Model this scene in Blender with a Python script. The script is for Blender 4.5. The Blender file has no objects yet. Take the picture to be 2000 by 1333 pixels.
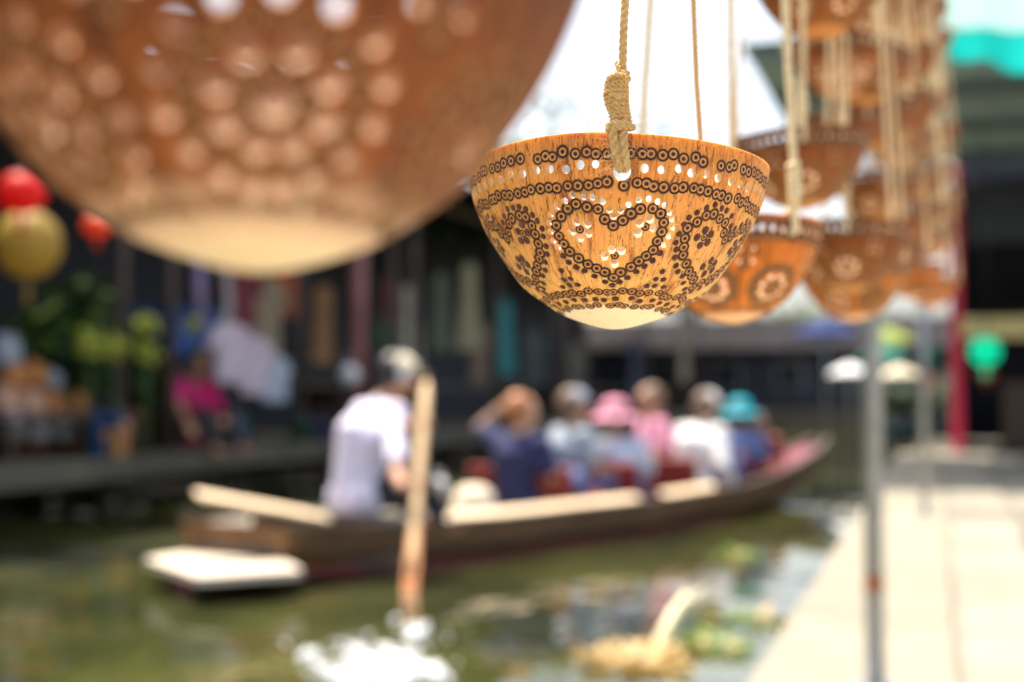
import bpy, math, random
from mathutils import Vector, Matrix, noise
from mathutils.geometry import delaunay_2d_cdt

R = math.radians
PI = math.pi
scene = bpy.context.scene
C = scene.collection

# ------------------------------------------------------------------ camera
FPX = 2778.0                      # 50 mm lens in pixels of the 2000 px wide photograph
CAM = Vector((0, 0, 0.93))
cd = bpy.data.cameras.new('camera')
cam = bpy.data.objects.new('camera', cd)
C.objects.link(cam)
cd.lens = 50
cd.sensor_width = 36
cd.clip_start = 0.02
cd.clip_end = 3000
cam.location = CAM
cam.rotation_euler = (R(92.1), 0, R(16.6))
cd.dof.use_dof = True
cd.dof.focus_distance = 0.542
cd.dof.aperture_fstop = 6.0
scene.camera = cam
ROT = cam.rotation_euler.to_matrix()

# ------------------------------------------------------------------ light
S = Vector((-0.26, 0.20, 0.94)).normalized()      # towards the sun
elev = math.asin(S.z)
w = bpy.data.worlds.new('World')
scene.world = w
w.use_nodes = True
nt = w.node_tree
sky = nt.nodes.new('ShaderNodeTexSky')
sky.sky_type = 'NISHITA'
sky.sun_disc = False
sky.sun_elevation = elev
sky.sun_rotation = math.atan2(S.x, S.y)
sky.dust_density = 4.0
sky.air_density = 1.0
bg = nt.nodes['Background']
bg.inputs[1].default_value = 0.15
hs_ = nt.nodes.new('ShaderNodeHueSaturation')      # a pale hazy noon sky
hs_.inputs['Saturation'].default_value = 0.55
hs_.inputs['Value'].default_value = 1.25
nt.links.new(sky.outputs[0], hs_.inputs['Color'])
nt.links.new(hs_.outputs[0], bg.inputs[0])
sd = bpy.data.lights.new('sun', 'SUN')
sd.energy = 5.0
sd.angle = R(0.5)
sd.color = (1.0, 0.90, 0.74)
so = bpy.data.objects.new('sun', sd)
C.objects.link(so)
so.rotation_euler = S.to_track_quat('Z', 'Y').to_euler()

vs = scene.view_settings
vs.view_transform = 'Standard'
vs.look = 'None'
vs.gamma = 1
vs.use_curve_mapping = False
vs.exposure = 0.86
scene.cycles.use_denoising = True
scene.cycles.max_bounces = 8
scene.cycles.diffuse_bounces = 4
scene.cycles.sample_clamp_indirect = 8


# ------------------------------------------------------------------ helpers
def ray(px, py):
    return ROT @ Vector(((px - 1000) / FPX, (666.5 - py) / FPX, -1.0))


def P(px, py, D):
    return CAM + ray(px, py) * D


def PX(px, py, x):                 # where the line of sight meets the plane X = x
    d = ray(px, py)
    return CAM + d * ((x - CAM.x) / d.x)


def PZ(px, py, z):
    d = ray(px, py)
    return CAM + d * ((z - CAM.z) / d.z)


_mats = {}


def mat(name, col, rough=0.6, var=0.18, scale=12.0, metal=0.0, bump=0.15, transl=0.0,
        stretch=(1, 1, 1), col2=None, emit=None, alpha=1.0, coat=0.0, dist=0.003):
    if name in _mats:
        return _mats[name]
    m = bpy.data.materials.new(name)
    m.use_nodes = True
    n = m.node_tree
    b = n.nodes['Principled BSDF']
    tc = n.nodes.new('ShaderNodeTexCoord')
    mp = n.nodes.new('ShaderNodeMapping')
    mp.inputs['Scale'].default_value = stretch
    n.links.new(tc.outputs['Object'], mp.inputs[0])
    nz = n.nodes.new('ShaderNodeTexNoise')
    nz.inputs['Scale'].default_value = scale
    nz.inputs['Detail'].default_value = 5
    n.links.new(mp.outputs[0], nz.inputs[0])
    rp = n.nodes.new('ShaderNodeValToRGB')
    rp.color_ramp.elements[0].position = 0.3
    rp.color_ramp.elements[1].position = 0.7
    c2 = col2 if col2 else tuple(min(1, c * (1 + var)) for c in col)
    c1 = tuple(c * (1 - var) for c in col) if not col2 else col
    rp.color_ramp.elements[0].color = (*c1, 1)
    rp.color_ramp.elements[1].color = (*c2, 1)
    n.links.new(nz.outputs[0], rp.inputs[0])
    n.links.new(rp.outputs[0], b.inputs['Base Color'])
    b.inputs['Roughness'].default_value = rough
    b.inputs['Metallic'].default_value = metal
    if coat:
        b.inputs['Coat Weight'].default_value = coat
    if bump:
        bp = n.nodes.new('ShaderNodeBump')
        bp.inputs['Strength'].default_value = bump
        bp.inputs['Distance'].default_value = dist
        n.links.new(nz.outputs[0], bp.inputs['Height'])
        n.links.new(bp.outputs[0], b.inputs['Normal'])
    if emit:
        b.inputs['Emission Color'].default_value = (*emit[:3], 1)
        b.inputs['Emission Strength'].default_value = emit[3]
    if transl:
        t = n.nodes.new('ShaderNodeBsdfTranslucent')
        n.links.new(rp.outputs[0], t.inputs[0])
        mx = n.nodes.new('ShaderNodeMixShader')
        mx.inputs[0].default_value = transl
        n.links.new(b.outputs[0], mx.inputs[1])
        n.links.new(t.outputs[0], mx.inputs[2])
        n.links.new(mx.outputs[0], n.nodes['Material Output'].inputs[0])
    _mats[name] = m
    return m


class MB:
    def __init__(s):
        s.v = []
        s.f = []
        s.mi = []

    def add(s, vs_, fs, mi=0):
        b = len(s.v)
        s.v += [Vector(x) for x in vs_]
        s.f += [tuple(b + i for i in f) for f in fs]
        s.mi += [mi] * len(fs)
        return s

    def box(s, c, d, rz=0.0, mi=0, rot=None, bev=0.0):
        m = rot if rot else Matrix.Rotation(rz, 3, 'Z')
        c = Vector(c)
        hx, hy, hz = d[0] / 2, d[1] / 2, d[2] / 2
        if bev <= 0:
            vs_ = [c + m @ Vector((x * hx, y * hy, z * hz)) for z in (-1, 1) for y in (-1, 1) for x in (-1, 1)]
            s.add(vs_, [(0, 2, 3, 1), (4, 5, 7, 6), (0, 1, 5, 4), (1, 3, 7, 5), (3, 2, 6, 7), (2, 0, 4, 6)], mi)
        else:
            e = min(bev, hx * .9, hy * .9, hz * .9)
            vs_ = []
            for z in (-1, 1):
                for y in (-1, 1):
                    for x in (-1, 1):
                        vs_ += [Vector((x * hx, y * (hy - e), z * (hz - e))), Vector((x * (hx - e), y * hy, z * (hz - e))),
                                Vector((x * (hx - e), y * (hy - e), z * hz))]
            vs_ = [c + m @ q for q in vs_]
            I = lambda x, y, z, k: ((z * 2 + y) * 2 + x) * 3 + k
            fs = []
            fs += [(I(0, 0, 0, 0), I(0, 0, 1, 0), I(0, 1, 1, 0), I(0, 1, 0, 0)), (I(1, 0, 0, 0), I(1, 1, 0, 0), I(1, 1, 1, 0), I(1, 0, 1, 0))]
            fs += [(I(0, 0, 0, 1), I(1, 0, 0, 1), I(1, 0, 1, 1), I(0, 0, 1, 1)), (I(0, 1, 0, 1), I(0, 1, 1, 1), I(1, 1, 1, 1), I(1, 1, 0, 1))]
            fs += [(I(0, 0, 0, 2), I(0, 1, 0, 2), I(1, 1, 0, 2), I(1, 0, 0, 2)), (I(0, 0, 1, 2), I(1, 0, 1, 2), I(1, 1, 1, 2), I(0, 1, 1, 2))]
            for x in (0, 1):
                for y in (0, 1):
                    fs.append((I(x, y, 0, 0), I(x, y, 0, 1), I(x, y, 1, 1), I(x, y, 1, 0)))
                for z in (0, 1):
                    fs.append((I(x, 0, z, 0), I(x, 0, z, 2), I(x, 1, z, 2), I(x, 1, z, 0)))
            for y in (0, 1):
                for z in (0, 1):
                    fs.append((I(0, y, z, 1), I(0, y, z, 2), I(1, y, z, 2), I(1, y, z, 1)))
            for x in (0, 1):
                for y in (0, 1):
                    for z in (0, 1):
                        fs.append((I(x, y, z, 0), I(x, y, z, 1), I(x, y, z, 2)))
            s.add(vs_, fs, mi)
        return s

    def tube(s, pts, r, n=8, mi=0, cap=True, up=None):
        pts = [Vector(p) for p in pts]
        rs = r if isinstance(r, (list, tuple)) else [r] * len(pts)
        b = len(s.v)
        prev = None
        for i, p in enumerate(pts):
            t = (pts[min(i + 1, len(pts) - 1)] - pts[max(i - 1, 0)])
            if t.length < 1e-9:
                t = Vector((0, 0, 1))
            t.normalize()
            if prev is None:
                a = t.orthogonal().normalized() if up is None else (up - t * up.dot(t)).normalized()
            else:
                a = (prev - t * prev.dot(t))
                a = a.normalized() if a.length > 1e-6 else t.orthogonal().normalized()
            prev = a
            c = t.cross(a)
            for k in range(n):
                an = 2 * PI * k / n
                s.v.append(p + (a * math.cos(an) + c * math.sin(an)) * rs[i])
        for i in range(len(pts) - 1):
            for k in range(n):
                k2 = (k + 1) % n
                s.f.append((b + i * n + k, b + i * n + k2, b + (i + 1) * n + k2, b + (i + 1) * n + k))
                s.mi.append(mi)
        if cap:
            s.f.append(tuple(b + k for k in reversed(range(n))))
            s.f.append(tuple(b + (len(pts) - 1) * n + k for k in range(n)))
            s.mi += [mi, mi]
        return s

    def lathe(s, prof, n=24, c=(0, 0, 0), mi=0, rot=None, sx=1, sy=1):
        b = len(s.v)
        c = Vector(c)
        for r, z in prof:
            for k in range(n):
                a = 2 * PI * k / n
                q = Vector((r * math.cos(a) * sx, r * math.sin(a) * sy, z))
                s.v.append(c + (rot @ q if rot else q))
        for i in range(len(prof) - 1):
            for k in range(n):
                k2 = (k + 1) % n
                s.f.append((b + i * n + k, b + i * n + k2, b + (i + 1) * n + k2, b + (i + 1) * n + k))
                s.mi.append(mi)
        return s

    def ball(s, c, r, n=10, mi=0, sc=(1, 1, 1), rot=None):
        prof = [(max(1e-4, math.sin(PI * i / (n // 2 + 1))), -math.cos(PI * i / (n // 2 + 1))) for i in range(n // 2 + 2)]
        b = len(s.v)
        c = Vector(c)
        for rr, z in prof:
            for k in range(n):
                a = 2 * PI * k / n
                q = Vector((rr * math.cos(a) * sc[0], rr * math.sin(a) * sc[1], z * sc[2])) * r
                s.v.append(c + (rot @ q if rot else q))
        for i in range(len(prof) - 1):
            for k in range(n):
                k2 = (k + 1) % n
                s.f.append((b + i * n + k, b + i * n + k2, b + (i + 1) * n + k2, b + (i + 1) * n + k))
                s.mi.append(mi)
        return s

    def mesh(s, name, mats, smooth=True):
        me = bpy.data.meshes.new(name)
        me.from_pydata([tuple(v) for v in s.v], [], s.f)
        if not isinstance(mats, (list, tuple)):
            mats = [mats]
        for m in mats:
            me.materials.append(m)
        me.polygons.foreach_set('material_index', s.mi)
        me.polygons.foreach_set('use_smooth', [smooth] * len(s.f))
        me.update()
        return me

    def build(s, name, mats, parent=None, smooth=True, loc=None):
        o = bpy.data.objects.new(name, s.mesh(name, mats, smooth))
        C.objects.link(o)
        if parent:
            o.parent = parent
        if loc is not None:
            o.location = loc
        return o


def tag(o, label=None, cat=None, group=None, kind=None):
    if label:
        o['label'] = label
    if cat:
        o['category'] = cat
    if group:
        o['group'] = group
    if kind:
        o['kind'] = kind
    return o


def empty(name, label, cat, loc=(0, 0, 0), rz=0.0, group=None):
    o = bpy.data.objects.new(name, None)
    o.empty_display_size = 0.1
    C.objects.link(o)
    o.location = loc
    o.rotation_euler = (0, 0, rz)
    return tag(o, label, cat, group)


def copy_thing(o, loc, rot=None, label=None, group=None, parent=None, scale=None):
    c = o.copy()
    C.objects.link(c)
    c.parent = parent
    if parent is None:
        c.location = loc
        if rot is not None:
            c.rotation_euler = rot
        if scale:
            c.scale = (scale,) * 3
        if label:
            c['label'] = label
        if group:
            c['group'] = group
    for ch in list(o.children):
        copy_thing(ch, None, parent=c)
    return c


# ------------------------------------------------------------------ materials
M_conc = mat('concrete', (0.50, 0.46, 0.38), 0.8, 0.14, 3, bump=0.3)
M_conc2 = mat('concrete_paver', (0.47, 0.43, 0.35), 0.85, 0.22, 5, bump=0.4)
M_mortar = mat('mortar', (0.26, 0.24, 0.2), 0.9, 0.2, 8)
M_steel = mat('galvanised_steel', (0.34, 0.36, 0.38), 0.35, 0.15, 30, metal=0.6)
M_dark_wood = mat('dark_wood', (0.075, 0.05, 0.035), 0.55, 0.4, 6, stretch=(3, .4, 3), bump=0.3)
M_hull = mat('hull_wood', (0.19, 0.095, 0.04), 0.45, 0.45, 5, stretch=(2, .4, 2), bump=0.3)
M_plank = mat('pale_plank', (0.84, 0.64, 0.42), 0.6, 0.2, 6, stretch=(3, .3, 3))
M_jute = mat('jute', (0.66, 0.42, 0.16), 0.9, 0.25, 900, bump=0.3, dist=0.0003)
M_jute_pale = mat('pale_jute', (0.84, 0.67, 0.40), 0.9, 0.2, 300, bump=0.2, dist=0.0005)
M_skin = mat('skin_tan', (0.50, 0.25, 0.15), 0.5, 0.06, 20, bump=0.05)
M_skin_pale = mat('skin_light', (0.66, 0.42, 0.30), 0.5, 0.06, 20, bump=0.05)
M_hair = mat('dark_hair', (0.02, 0.015, 0.02), 0.45, 0.3, 60)
M_auburn = mat('auburn_hair', (0.42, 0.16, 0.06), 0.45, 0.3, 60)
M_brownhair = mat('brown_hair', (0.18, 0.11, 0.07), 0.5, 0.3, 60)
M_eye = mat('eye', (0.03, 0.02, 0.02), 0.2, 0, 10, bump=0)
M_lilac = mat('lilac_white_cotton', (0.72, 0.68, 0.86), 0.9, 0.05, 8)
M_navy = mat('navy_cotton', (0.025, 0.03, 0.10), 0.9, 0.2, 10)
M_greyblue = mat('grey_blue_cotton', (0.33, 0.38, 0.45), 0.9, 0.1, 10)
M_white = mat('white_cotton', (0.80, 0.79, 0.80), 0.9, 0.05, 8)
M_cream = mat('cream_cotton', (0.75, 0.66, 0.50), 0.9, 0.08, 8)
M_pink = mat('pink_cotton', (0.80, 0.33, 0.47), 0.9, 0.08, 8)
M_hotpink = mat('hot_pink_cotton', (0.75, 0.02, 0.20), 0.9, 0.1, 8)
M_cyan = mat('turquoise_cotton', (0.015, 0.45, 0.58), 0.9, 0.1, 8)
M_denim = mat('denim', (0.12, 0.18, 0.38), 0.9, 0.15, 30)
M_black = mat('black_plastic', (0.015, 0.015, 0.02), 0.35, 0.1, 20)
M_grey_cap = mat('grey_cap_cloth', (0.35, 0.37, 0.45), 0.9, 0.1, 20)
M_maroon = mat('maroon_vinyl', (0.26, 0.03, 0.02), 0.45, 0.15, 10)
M_redpaint = mat('red_paint', (0.20, 0.012, 0.025), 0.45, 0.15, 10)


def noise_shape(m, nodes_cb):
    nodes_cb(m.node_tree)


AMAX_BAND = (1.27, 1.50)


# carved coconut shell, outer side: UV.x = meridian index, UV.y = arc length from the bottom (radii)
def shell_outer_material(name, dark, mid, light, cap, sub=0.35, ce=(0.375, 0.40), band=False):
    m = bpy.data.materials.new(name)
    m.use_nodes = True
    n = m.node_tree
    L = n.links
    b = n.nodes['Principled BSDF']
    uv = n.nodes.new('ShaderNodeUVMap')
    uv.uv_map = 'UVMap'
    sep = n.nodes.new('ShaderNodeSeparateXYZ')
    L.new(uv.outputs[0], sep.inputs[0])
    oi = n.nodes.new('ShaderNodeTexCoord')

    def nz(sx, sy, det, dis=0.0, rough=0.6):
        mp = n.nodes.new('ShaderNodeMapping')
        mp.inputs['Scale'].default_value = (sx, sy, 1)
        L.new(uv.outputs[0], mp.inputs[0])
        t = n.nodes.new('ShaderNodeTexNoise')
        t.inputs['Scale'].default_value = 1.0
        t.inputs['Detail'].default_value = det
        t.inputs['Roughness'].default_value = rough
        t.inputs['Distortion'].default_value = dis
        L.new(mp.outputs[0], t.inputs[0])
        return t.outputs[0]

    def ramp(src, p0, p1, inv=False):
        r = n.nodes.new('ShaderNodeMapRange')
        r.inputs[1].default_value = p0
        r.inputs[2].default_value = p1
        r.inputs[3].default_value = 1 if inv else 0
        r.inputs[4].default_value = 0 if inv else 1
        L.new(src, r.inputs[0])
        return r.outputs[0]

    def mix(f, a, c):
        x = n.nodes.new('ShaderNodeMix')
        x.data_type = 'RGBA'
        for i, vv in ((0, f), (6, a), (7, c)):
            if isinstance(vv, tuple):
                x.inputs[i].default_value = (*vv, 1)
            elif isinstance(vv, float):
                x.inputs[i].default_value = vv
            else:
                L.new(vv, x.inputs[i])
        return x.outputs[2]

    # the shell is paler in colour towards its pole
    base = mix(ramp(sep.outputs[1], 0.6, 1.5), light, mid)
    cloud = nz(7, 2.2, 4, 1.0)
    base = mix(ramp(cloud, 0.52, 0.74), base, dark)
    sc_ = n.nodes.new('ShaderNodeMath'); sc_.operation = 'MULTIPLY'; sc_.inputs[1].default_value = 0.85
    L.new(ramp(nz(16, 3.2, 5, 2.5, .7), 0.565, 0.62), sc_.inputs[0])
    base = mix(sc_.outputs[0], base, tuple(c * 0.62 for c in dark))
    pl = n.nodes.new('ShaderNodeMath'); pl.operation = 'MULTIPLY'; pl.inputs[1].default_value = 0.6
    L.new(ramp(nz(22, 14, 5, 3.0, .75), 0.56, 0.64), pl.inputs[0])
    base = mix(pl.outputs[0], base, light)
    streak = nz(60, 2.5, 5, 0.6)
    sa = n.nodes.new('ShaderNodeMath'); sa.operation = 'MULTIPLY'; sa.inputs[1].default_value = 0.5
    L.new(ramp(streak, 0.53, 0.66), sa.inputs[0])
    base = mix(sa.outputs[0], base, dark)
    lt = nz(48, 5, 4, 1.4)
    lb = n.nodes.new('ShaderNodeMath'); lb.operation = 'MULTIPLY'; lb.inputs[1].default_value = 0.45
    L.new(ramp(lt, 0.55, 0.75), lb.inputs[0])
    base = mix(lb.outputs[0], base, light)
    fleck = nz(26, 9, 3, 1.8)
    fl = n.nodes.new('ShaderNodeMath'); fl.operation = 'MULTIPLY'; fl.inputs[1].default_value = 0.8
    L.new(ramp(fleck, 0.62, 0.67), fl.inputs[0])
    base = mix(fl.outputs[0], base, tuple(c * 0.45 for c in dark))
    fine = nz(160, 60, 2, 0.5)
    fi = n.nodes.new('ShaderNodeMath'); fi.operation = 'MULTIPLY'; fi.inputs[1].default_value = 0.5
    L.new(ramp(fine, 0.6, 0.72), fi.inputs[0])
    base = mix(fi.outputs[0], base, dark)
    # bare ivory cap at the pole with a wavy edge
    wob = n.nodes.new('ShaderNodeMath'); wob.operation = 'MULTIPLY_ADD'
    wob.inputs[1].default_value = 0.16; wob.inputs[2].default_value = -0.08
    L.new(nz(4, 3, 3), wob.inputs[0])
    ad = n.nodes.new('ShaderNodeMath'); ad.operation = 'ADD'
    L.new(wob.outputs[0], ad.inputs[0]); L.new(sep.outputs[1], ad.inputs[1])
    capc = mix(ramp(nz(30, 30, 4, 1.0), 0.64, 0.70), cap, mid)
    base = mix(ramp(ad.outputs[0], ce[0], ce[1]), capc, base)
    if band:                                     # solid burnt band under the rim
        b1 = n.nodes.new('ShaderNodeMath'); b1.operation = 'MULTIPLY'
        L.new(ramp(sep.outputs[1], AMAX_BAND[0], AMAX_BAND[0] + .03), b1.inputs[0])
        L.new(ramp(sep.outputs[1], AMAX_BAND[1], AMAX_BAND[1] + .02, True), b1.inputs[1])
        b2 = n.nodes.new('ShaderNodeMath'); b2.operation = 'MULTIPLY'; b2.inputs[1].default_value = 0.85
        L.new(b1.outputs[0], b2.inputs[0])
        base = mix(b2.outputs[0], base, (0.05, 0.015, 0.010))
    at = n.nodes.new('ShaderNodeAttribute')
    at.attribute_name = 'scorch'
    base = mix(at.outputs['Fac'], base, (0.06, 0.02, 0.015))
    L.new(base, b.inputs['Base Color'])
    b.inputs['Roughness'].default_value = 0.5
    b.inputs['Specular IOR Level'].default_value = 0.18
    b.inputs['Subsurface Weight'].default_value = sub
    b.inputs['Subsurface Radius'].default_value = (1.0, 0.50, 0.16)
    b.inputs['Subsurface Scale'].default_value = 0.006
    bp = n.nodes.new('ShaderNodeBump')
    bp.inputs['Strength'].default_value = 0.35
    bp.inputs['Distance'].default_value = 0.0006
    hm = n.nodes.new('ShaderNodeMath'); hm.operation = 'ADD'
    L.new(streak, hm.inputs[0]); L.new(fine, hm.inputs[1])
    L.new(hm.outputs[0], bp.inputs['Height'])
    L.new(bp.outputs[0], b.inputs['Normal'])
    return m


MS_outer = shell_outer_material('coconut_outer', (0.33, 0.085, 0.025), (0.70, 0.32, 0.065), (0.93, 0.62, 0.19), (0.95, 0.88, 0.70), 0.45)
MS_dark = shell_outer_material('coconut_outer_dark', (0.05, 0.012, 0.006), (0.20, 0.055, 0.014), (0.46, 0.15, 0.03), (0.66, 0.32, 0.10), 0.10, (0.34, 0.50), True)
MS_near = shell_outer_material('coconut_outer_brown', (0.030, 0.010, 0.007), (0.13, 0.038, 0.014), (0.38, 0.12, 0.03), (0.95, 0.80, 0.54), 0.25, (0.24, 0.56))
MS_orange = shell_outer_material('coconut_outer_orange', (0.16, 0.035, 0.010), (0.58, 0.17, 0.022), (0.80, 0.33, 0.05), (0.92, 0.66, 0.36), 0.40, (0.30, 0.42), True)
M_burn = mat('burnt_groove', (0.030, 0.010, 0.010), 0.7, 0.4, 220, bump=0.2, dist=0.0003, col2=(0.13, 0.04, 0.02))
M_ringmid = mat('ring_centre', (0.60, 0.26, 0.075), 0.6, 0.3, 500, bump=0.2, dist=0.0003)
M_inner = mat('coconut_inner', (0.48, 0.28, 0.14), 0.9, 0.25, 60, bump=0.2, dist=0.0005)
M_dimple = mat('shaded_dimple', (0.24, 0.085, 0.065), 0.8, 0.3, 300, bump=0.1, dist=0.0003)  # dark colour stands in for the shade inside unlit drilled holes
M_cut = mat('drilled_wall', (0.70, 0.50, 0.33), 0.9, 0.15, 400, bump=0.1, dist=0.0003)

# ------------------------------------------------------------------ coconut shells
PROF = [(0.0, 1.045), (0.08, 1.037), (0.17, 1.013), (0.28, 0.975), (0.375, 0.937), (0.44, 0.897), (0.51, 0.85), (0.62, 0.765), (0.74, 0.61),
        (0.83, 0.475), (0.90, 0.345), (0.955, 0.215), (0.985, 0.10), (1.0, 0.0)]


def _dense():
    out = []
    n = len(PROF)
    for i in range(n - 1):
        p0 = PROF[max(i - 1, 0)] if i > 0 else (-PROF[1][0], PROF[1][1])
        p1, p2 = PROF[i], PROF[i + 1]
        p3 = PROF[min(i + 2, n - 1)]
        for k in range(12):
            t = k / 12
            q = []
            for d in (0, 1):
                a = (-p0[d] + 3 * p1[d] - 3 * p2[d] + p3[d]) * t ** 3 + (2 * p0[d] - 5 * p1[d] + 4 * p2[d] - p3[d]) * t * t + (p2[d] - p0[d]) * t + 2 * p1[d]
                q.append(a / 2)
            out.append(tuple(q))
    out.append(PROF[-1])
    return out


DP = _dense()
ARC = [0.0]
for i in range(1, len(DP)):
    ARC.append(ARC[-1] + math.hypot(DP[i][0] - DP[i - 1][0], DP[i][1] - DP[i - 1][1]))
AMAX = ARC[-1]


def prof_at(a):
    a = max(0.0, min(AMAX, a))
    lo, hi = 0, len(ARC) - 1
    while hi - lo > 1:
        m_ = (lo + hi) // 2
        if ARC[m_] <= a:
            lo = m_
        else:
            hi = m_
    t = (a - ARC[lo]) / max(1e-9, ARC[hi] - ARC[lo])
    r = DP[lo][0] + (DP[hi][0] - DP[lo][0]) * t
    h = DP[lo][1] + (DP[hi][1] - DP[lo][1]) * t
    dr = DP[hi][0] - DP[lo][0]
    dh = DP[hi][1] - DP[lo][1]
    l = math.hypot(dr, dh)
    # outward normal in (r, down) space
    return max(r, 1e-5), h, -dh / l, dr / l


def shell_mesh(name, Rw, rings, holes, segs=14,  step=0.035, seed=0, rim=200, thick=0.042, outer=None, blind=()):
    """rings, holes: lists of (theta, arc, radius) in units of the rim radius"""
    pts, edges = [], []

    def chart(th, a):
        return Vector((a * math.cos(th), a * math.sin(th)))

    def loop(th, a, rad, n, jit=0.0):
        r, _, _, _ = prof_at(a)
        b = len(pts)
        for k in range(n):
            ph = 2 * PI * k / n + 0.3
            jr = rad * (1 + jit * (2 * noise.noise(Vector((math.cos(ph) * .8 + th * 9, math.sin(ph) * .8, a * 31)))))
            pts.append(chart(th + jr * math.sin(ph) / r, a + jr * math.cos(ph)))
        for k in range(n):
            edges.append((b + k, b + (k + 1) % n))
    b = len(pts)
    rr = random.Random(seed)
    for k in range(rim):
        pts.append(chart(2 * PI * k / rim, AMAX))
    for k in range(rim):
        edges.append((b + k, b + (k + 1) % rim))
    grid = {}

    def key(a, th):
        r = max(prof_at(a)[0], 0.05)
        p = (r * math.cos(th), r * math.sin(th), a)
        return p

    G = 0.06
    feats = [(t, a, q, 'h') for t, a, q in holes] + [(t, a, q, 'b') for t, a, q in blind] + [(t, a, q, 'r') for t, a, q in rings]
    scv = [rr.random() ** 1.5 * .9 for _ in feats]
    for i, (t, a, q, kd) in enumerate(feats):
        p = key(a, t)
        c0 = [int(math.floor(x / G)) for x in p]
        for dx in (-1, 0, 1):
            for dy in (-1, 0, 1):
                for dz in (-1, 0, 1):
                    grid.setdefault((c0[0] + dx, c0[1] + dy, c0[2] + dz), []).append(i)

    def near(th, a):
        p = key(a, th)
        r = prof_at(a)[0]
        hit = None
        for i in grid.get(tuple(int(math.floor(x / G)) for x in p), ()):
            t, fa, q, kd = feats[i]
            dth = (th - t + PI) % (2 * PI) - PI
            d = math.hypot(dth * r, a - fa) / q
            if kd == 'h':
                if d < 1:
                    return 'h', d
            elif kd == 'b':
                if d < 1:
                    hit = ('b', d)
            elif hit is not None and hit[0] == 'b':
                pass
            elif d < 1.0 and (hit is None or d < hit[1]):
                hit = ('r', d)
        return hit if hit else (None, 9)

    def scorch(th, a):
        p = key(a, th)
        r = prof_at(a)[0]
        s_ = 0.0
        for i in grid.get(tuple(int(math.floor(x / G)) for x in p), ()):
            t, fa, q, kd = feats[i]
            if kd != 'h':
                dth = (th - t + PI) % (2 * PI) - PI
                d = math.hypot(dth * r, a - fa) / q
                if .97 <= d < 1.3:
                    s_ = max(s_, scv[i] * min(1, (1.3 - d) / .3) * (1 if kd == 'r' else .5))
        return s_

    for t, a, q in holes:
        loop(t, a, q, segs)
    for t, a, q in blind:
        loop(t, a, q, segs, .08)
        loop(t, a, q * .8, segs)
        pts.append(chart(t, a))
    for t, a, q in rings:
        for f_, n_ in ((1.28, segs), (1.0, segs), (0.84, segs), (0.66, segs), (0.34, max(6, segs // 2 + 1))):
            loop(t, a, q * f_, n_)
        pts.append(chart(t, a))
    a = 0.0
    pts.append(Vector((0, 0)))
    while a < AMAX - step * 0.7:
        a += step
        n_ = max(6, int(2 * PI * prof_at(a)[0] / step))
        for k in range(n_):
            th = 2 * PI * (k + rr.random() * .5) / n_
            if near(th, a)[0] is None:
                pts.append(chart(th, a + rr.uniform(-.2, .2) * step) if a < AMAX - 2 * step else chart(th, a))
    res = delaunay_2d_cdt(pts, edges, [], 0, 1e-6, False)
    V2, F2 = res[0], res[2]
    V2 = [Vector(v) for v in V2]
    pol = [(math.atan2(v.y, v.x), v.length) for v in V2]
    out_v, in_v, sc_v = [], [], []
    wn = Vector((seed * 3.1, 7.7, 1.3))
    for (th, a) in pol:
        r, h, nr, nh = prof_at(a)
        kd, d = near(th, a)
        g = 0.0
        if kd == 'r':
            g = 0.009 if 0.72 <= d <= 0.97 else (0.014 if d < 0.26 else (0.0 if d > .97 else 0.001))
        if kd == 'b':
            g = 0.022 if d < .85 else 0.0
        sc_v.append(scorch(th, a))
        ct, st = math.cos(th), math.sin(th)
        wob = 0.008 * noise.noise(Vector((r * ct, r * st, h)) * 2.2 + wn) + (0.012 * noise.noise(Vector((ct, st, 0)) * 1.7 + wn) if a > AMAX - .5 else 0)
        base = Vector((r * ct, r * st, -h))
        nn = Vector((-nr * ct, -nr * st, nh)) if False else Vector((abs(nr) * ct, abs(nr) * st, -abs(nh)))
        base += nn * wob
        if a > AMAX - 0.25:                      # slightly wavy sawn rim
            base.z += 0.022 * (1 - (AMAX - a) / 0.25) * noise.noise(Vector((ct * 1.4, st * 1.4, 5 + seed)))
        out_v.append((base - nn * g) * Rw)
        in_v.append((base - nn * thick) * Rw)
    faces, mi, uvs = [], [], []
    ecount = {}
    for f in F2:
        c2 = (V2[f[0]] + V2[f[1]] + V2[f[2]]) / 3
        th, a = math.atan2(c2.y, c2.x), c2.length
        kd, d = near(th, a)
        if kd == 'h':
            continue
        m_ = 0
        if kd == 'r':
            m_ = 1 if (d > 0.66 or d < 0.35) else 2
        if kd == 'b':
            m_ = 5
        ff = (f[0], f[1], f[2])
        faces.append(ff)
        mi.append(m_)
        uvs.append([((th + ((pol[i][0] - th + PI) % (2 * PI) - PI)) / (2 * PI) * 6, pol[i][1]) for i in ff])
        for k in range(3):
            e = (ff[k], ff[(k + 1) % 3])
            ecount[e] = 1
    nv = len(out_v)
    allf = list(faces)
    allm = list(mi)
    alluv = list(uvs)
    for f, u in zip(faces, uvs):
        allf.append((f[0] + nv, f[2] + nv, f[1] + nv))
        allm.append(3)
        alluv.append([u[0], u[2], u[1]])
    for (i, j) in list(ecount):
        if (j, i) not in ecount:
            allf.append((j, i, i + nv, j + nv))
            allm.append(4)
            alluv.append([(0, 0)] * 4)
    # the chart keeps its orientation looking down on the pole: flip so that normals face out
    allf = [tuple(reversed(f)) for f in allf]
    alluv = [list(reversed(u)) for u in alluv]
    used = {}
    verts = []
    allv = out_v + in_v
    scall = sc_v + [0.0] * len(in_v)
    scl = []
    nf = []
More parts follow.
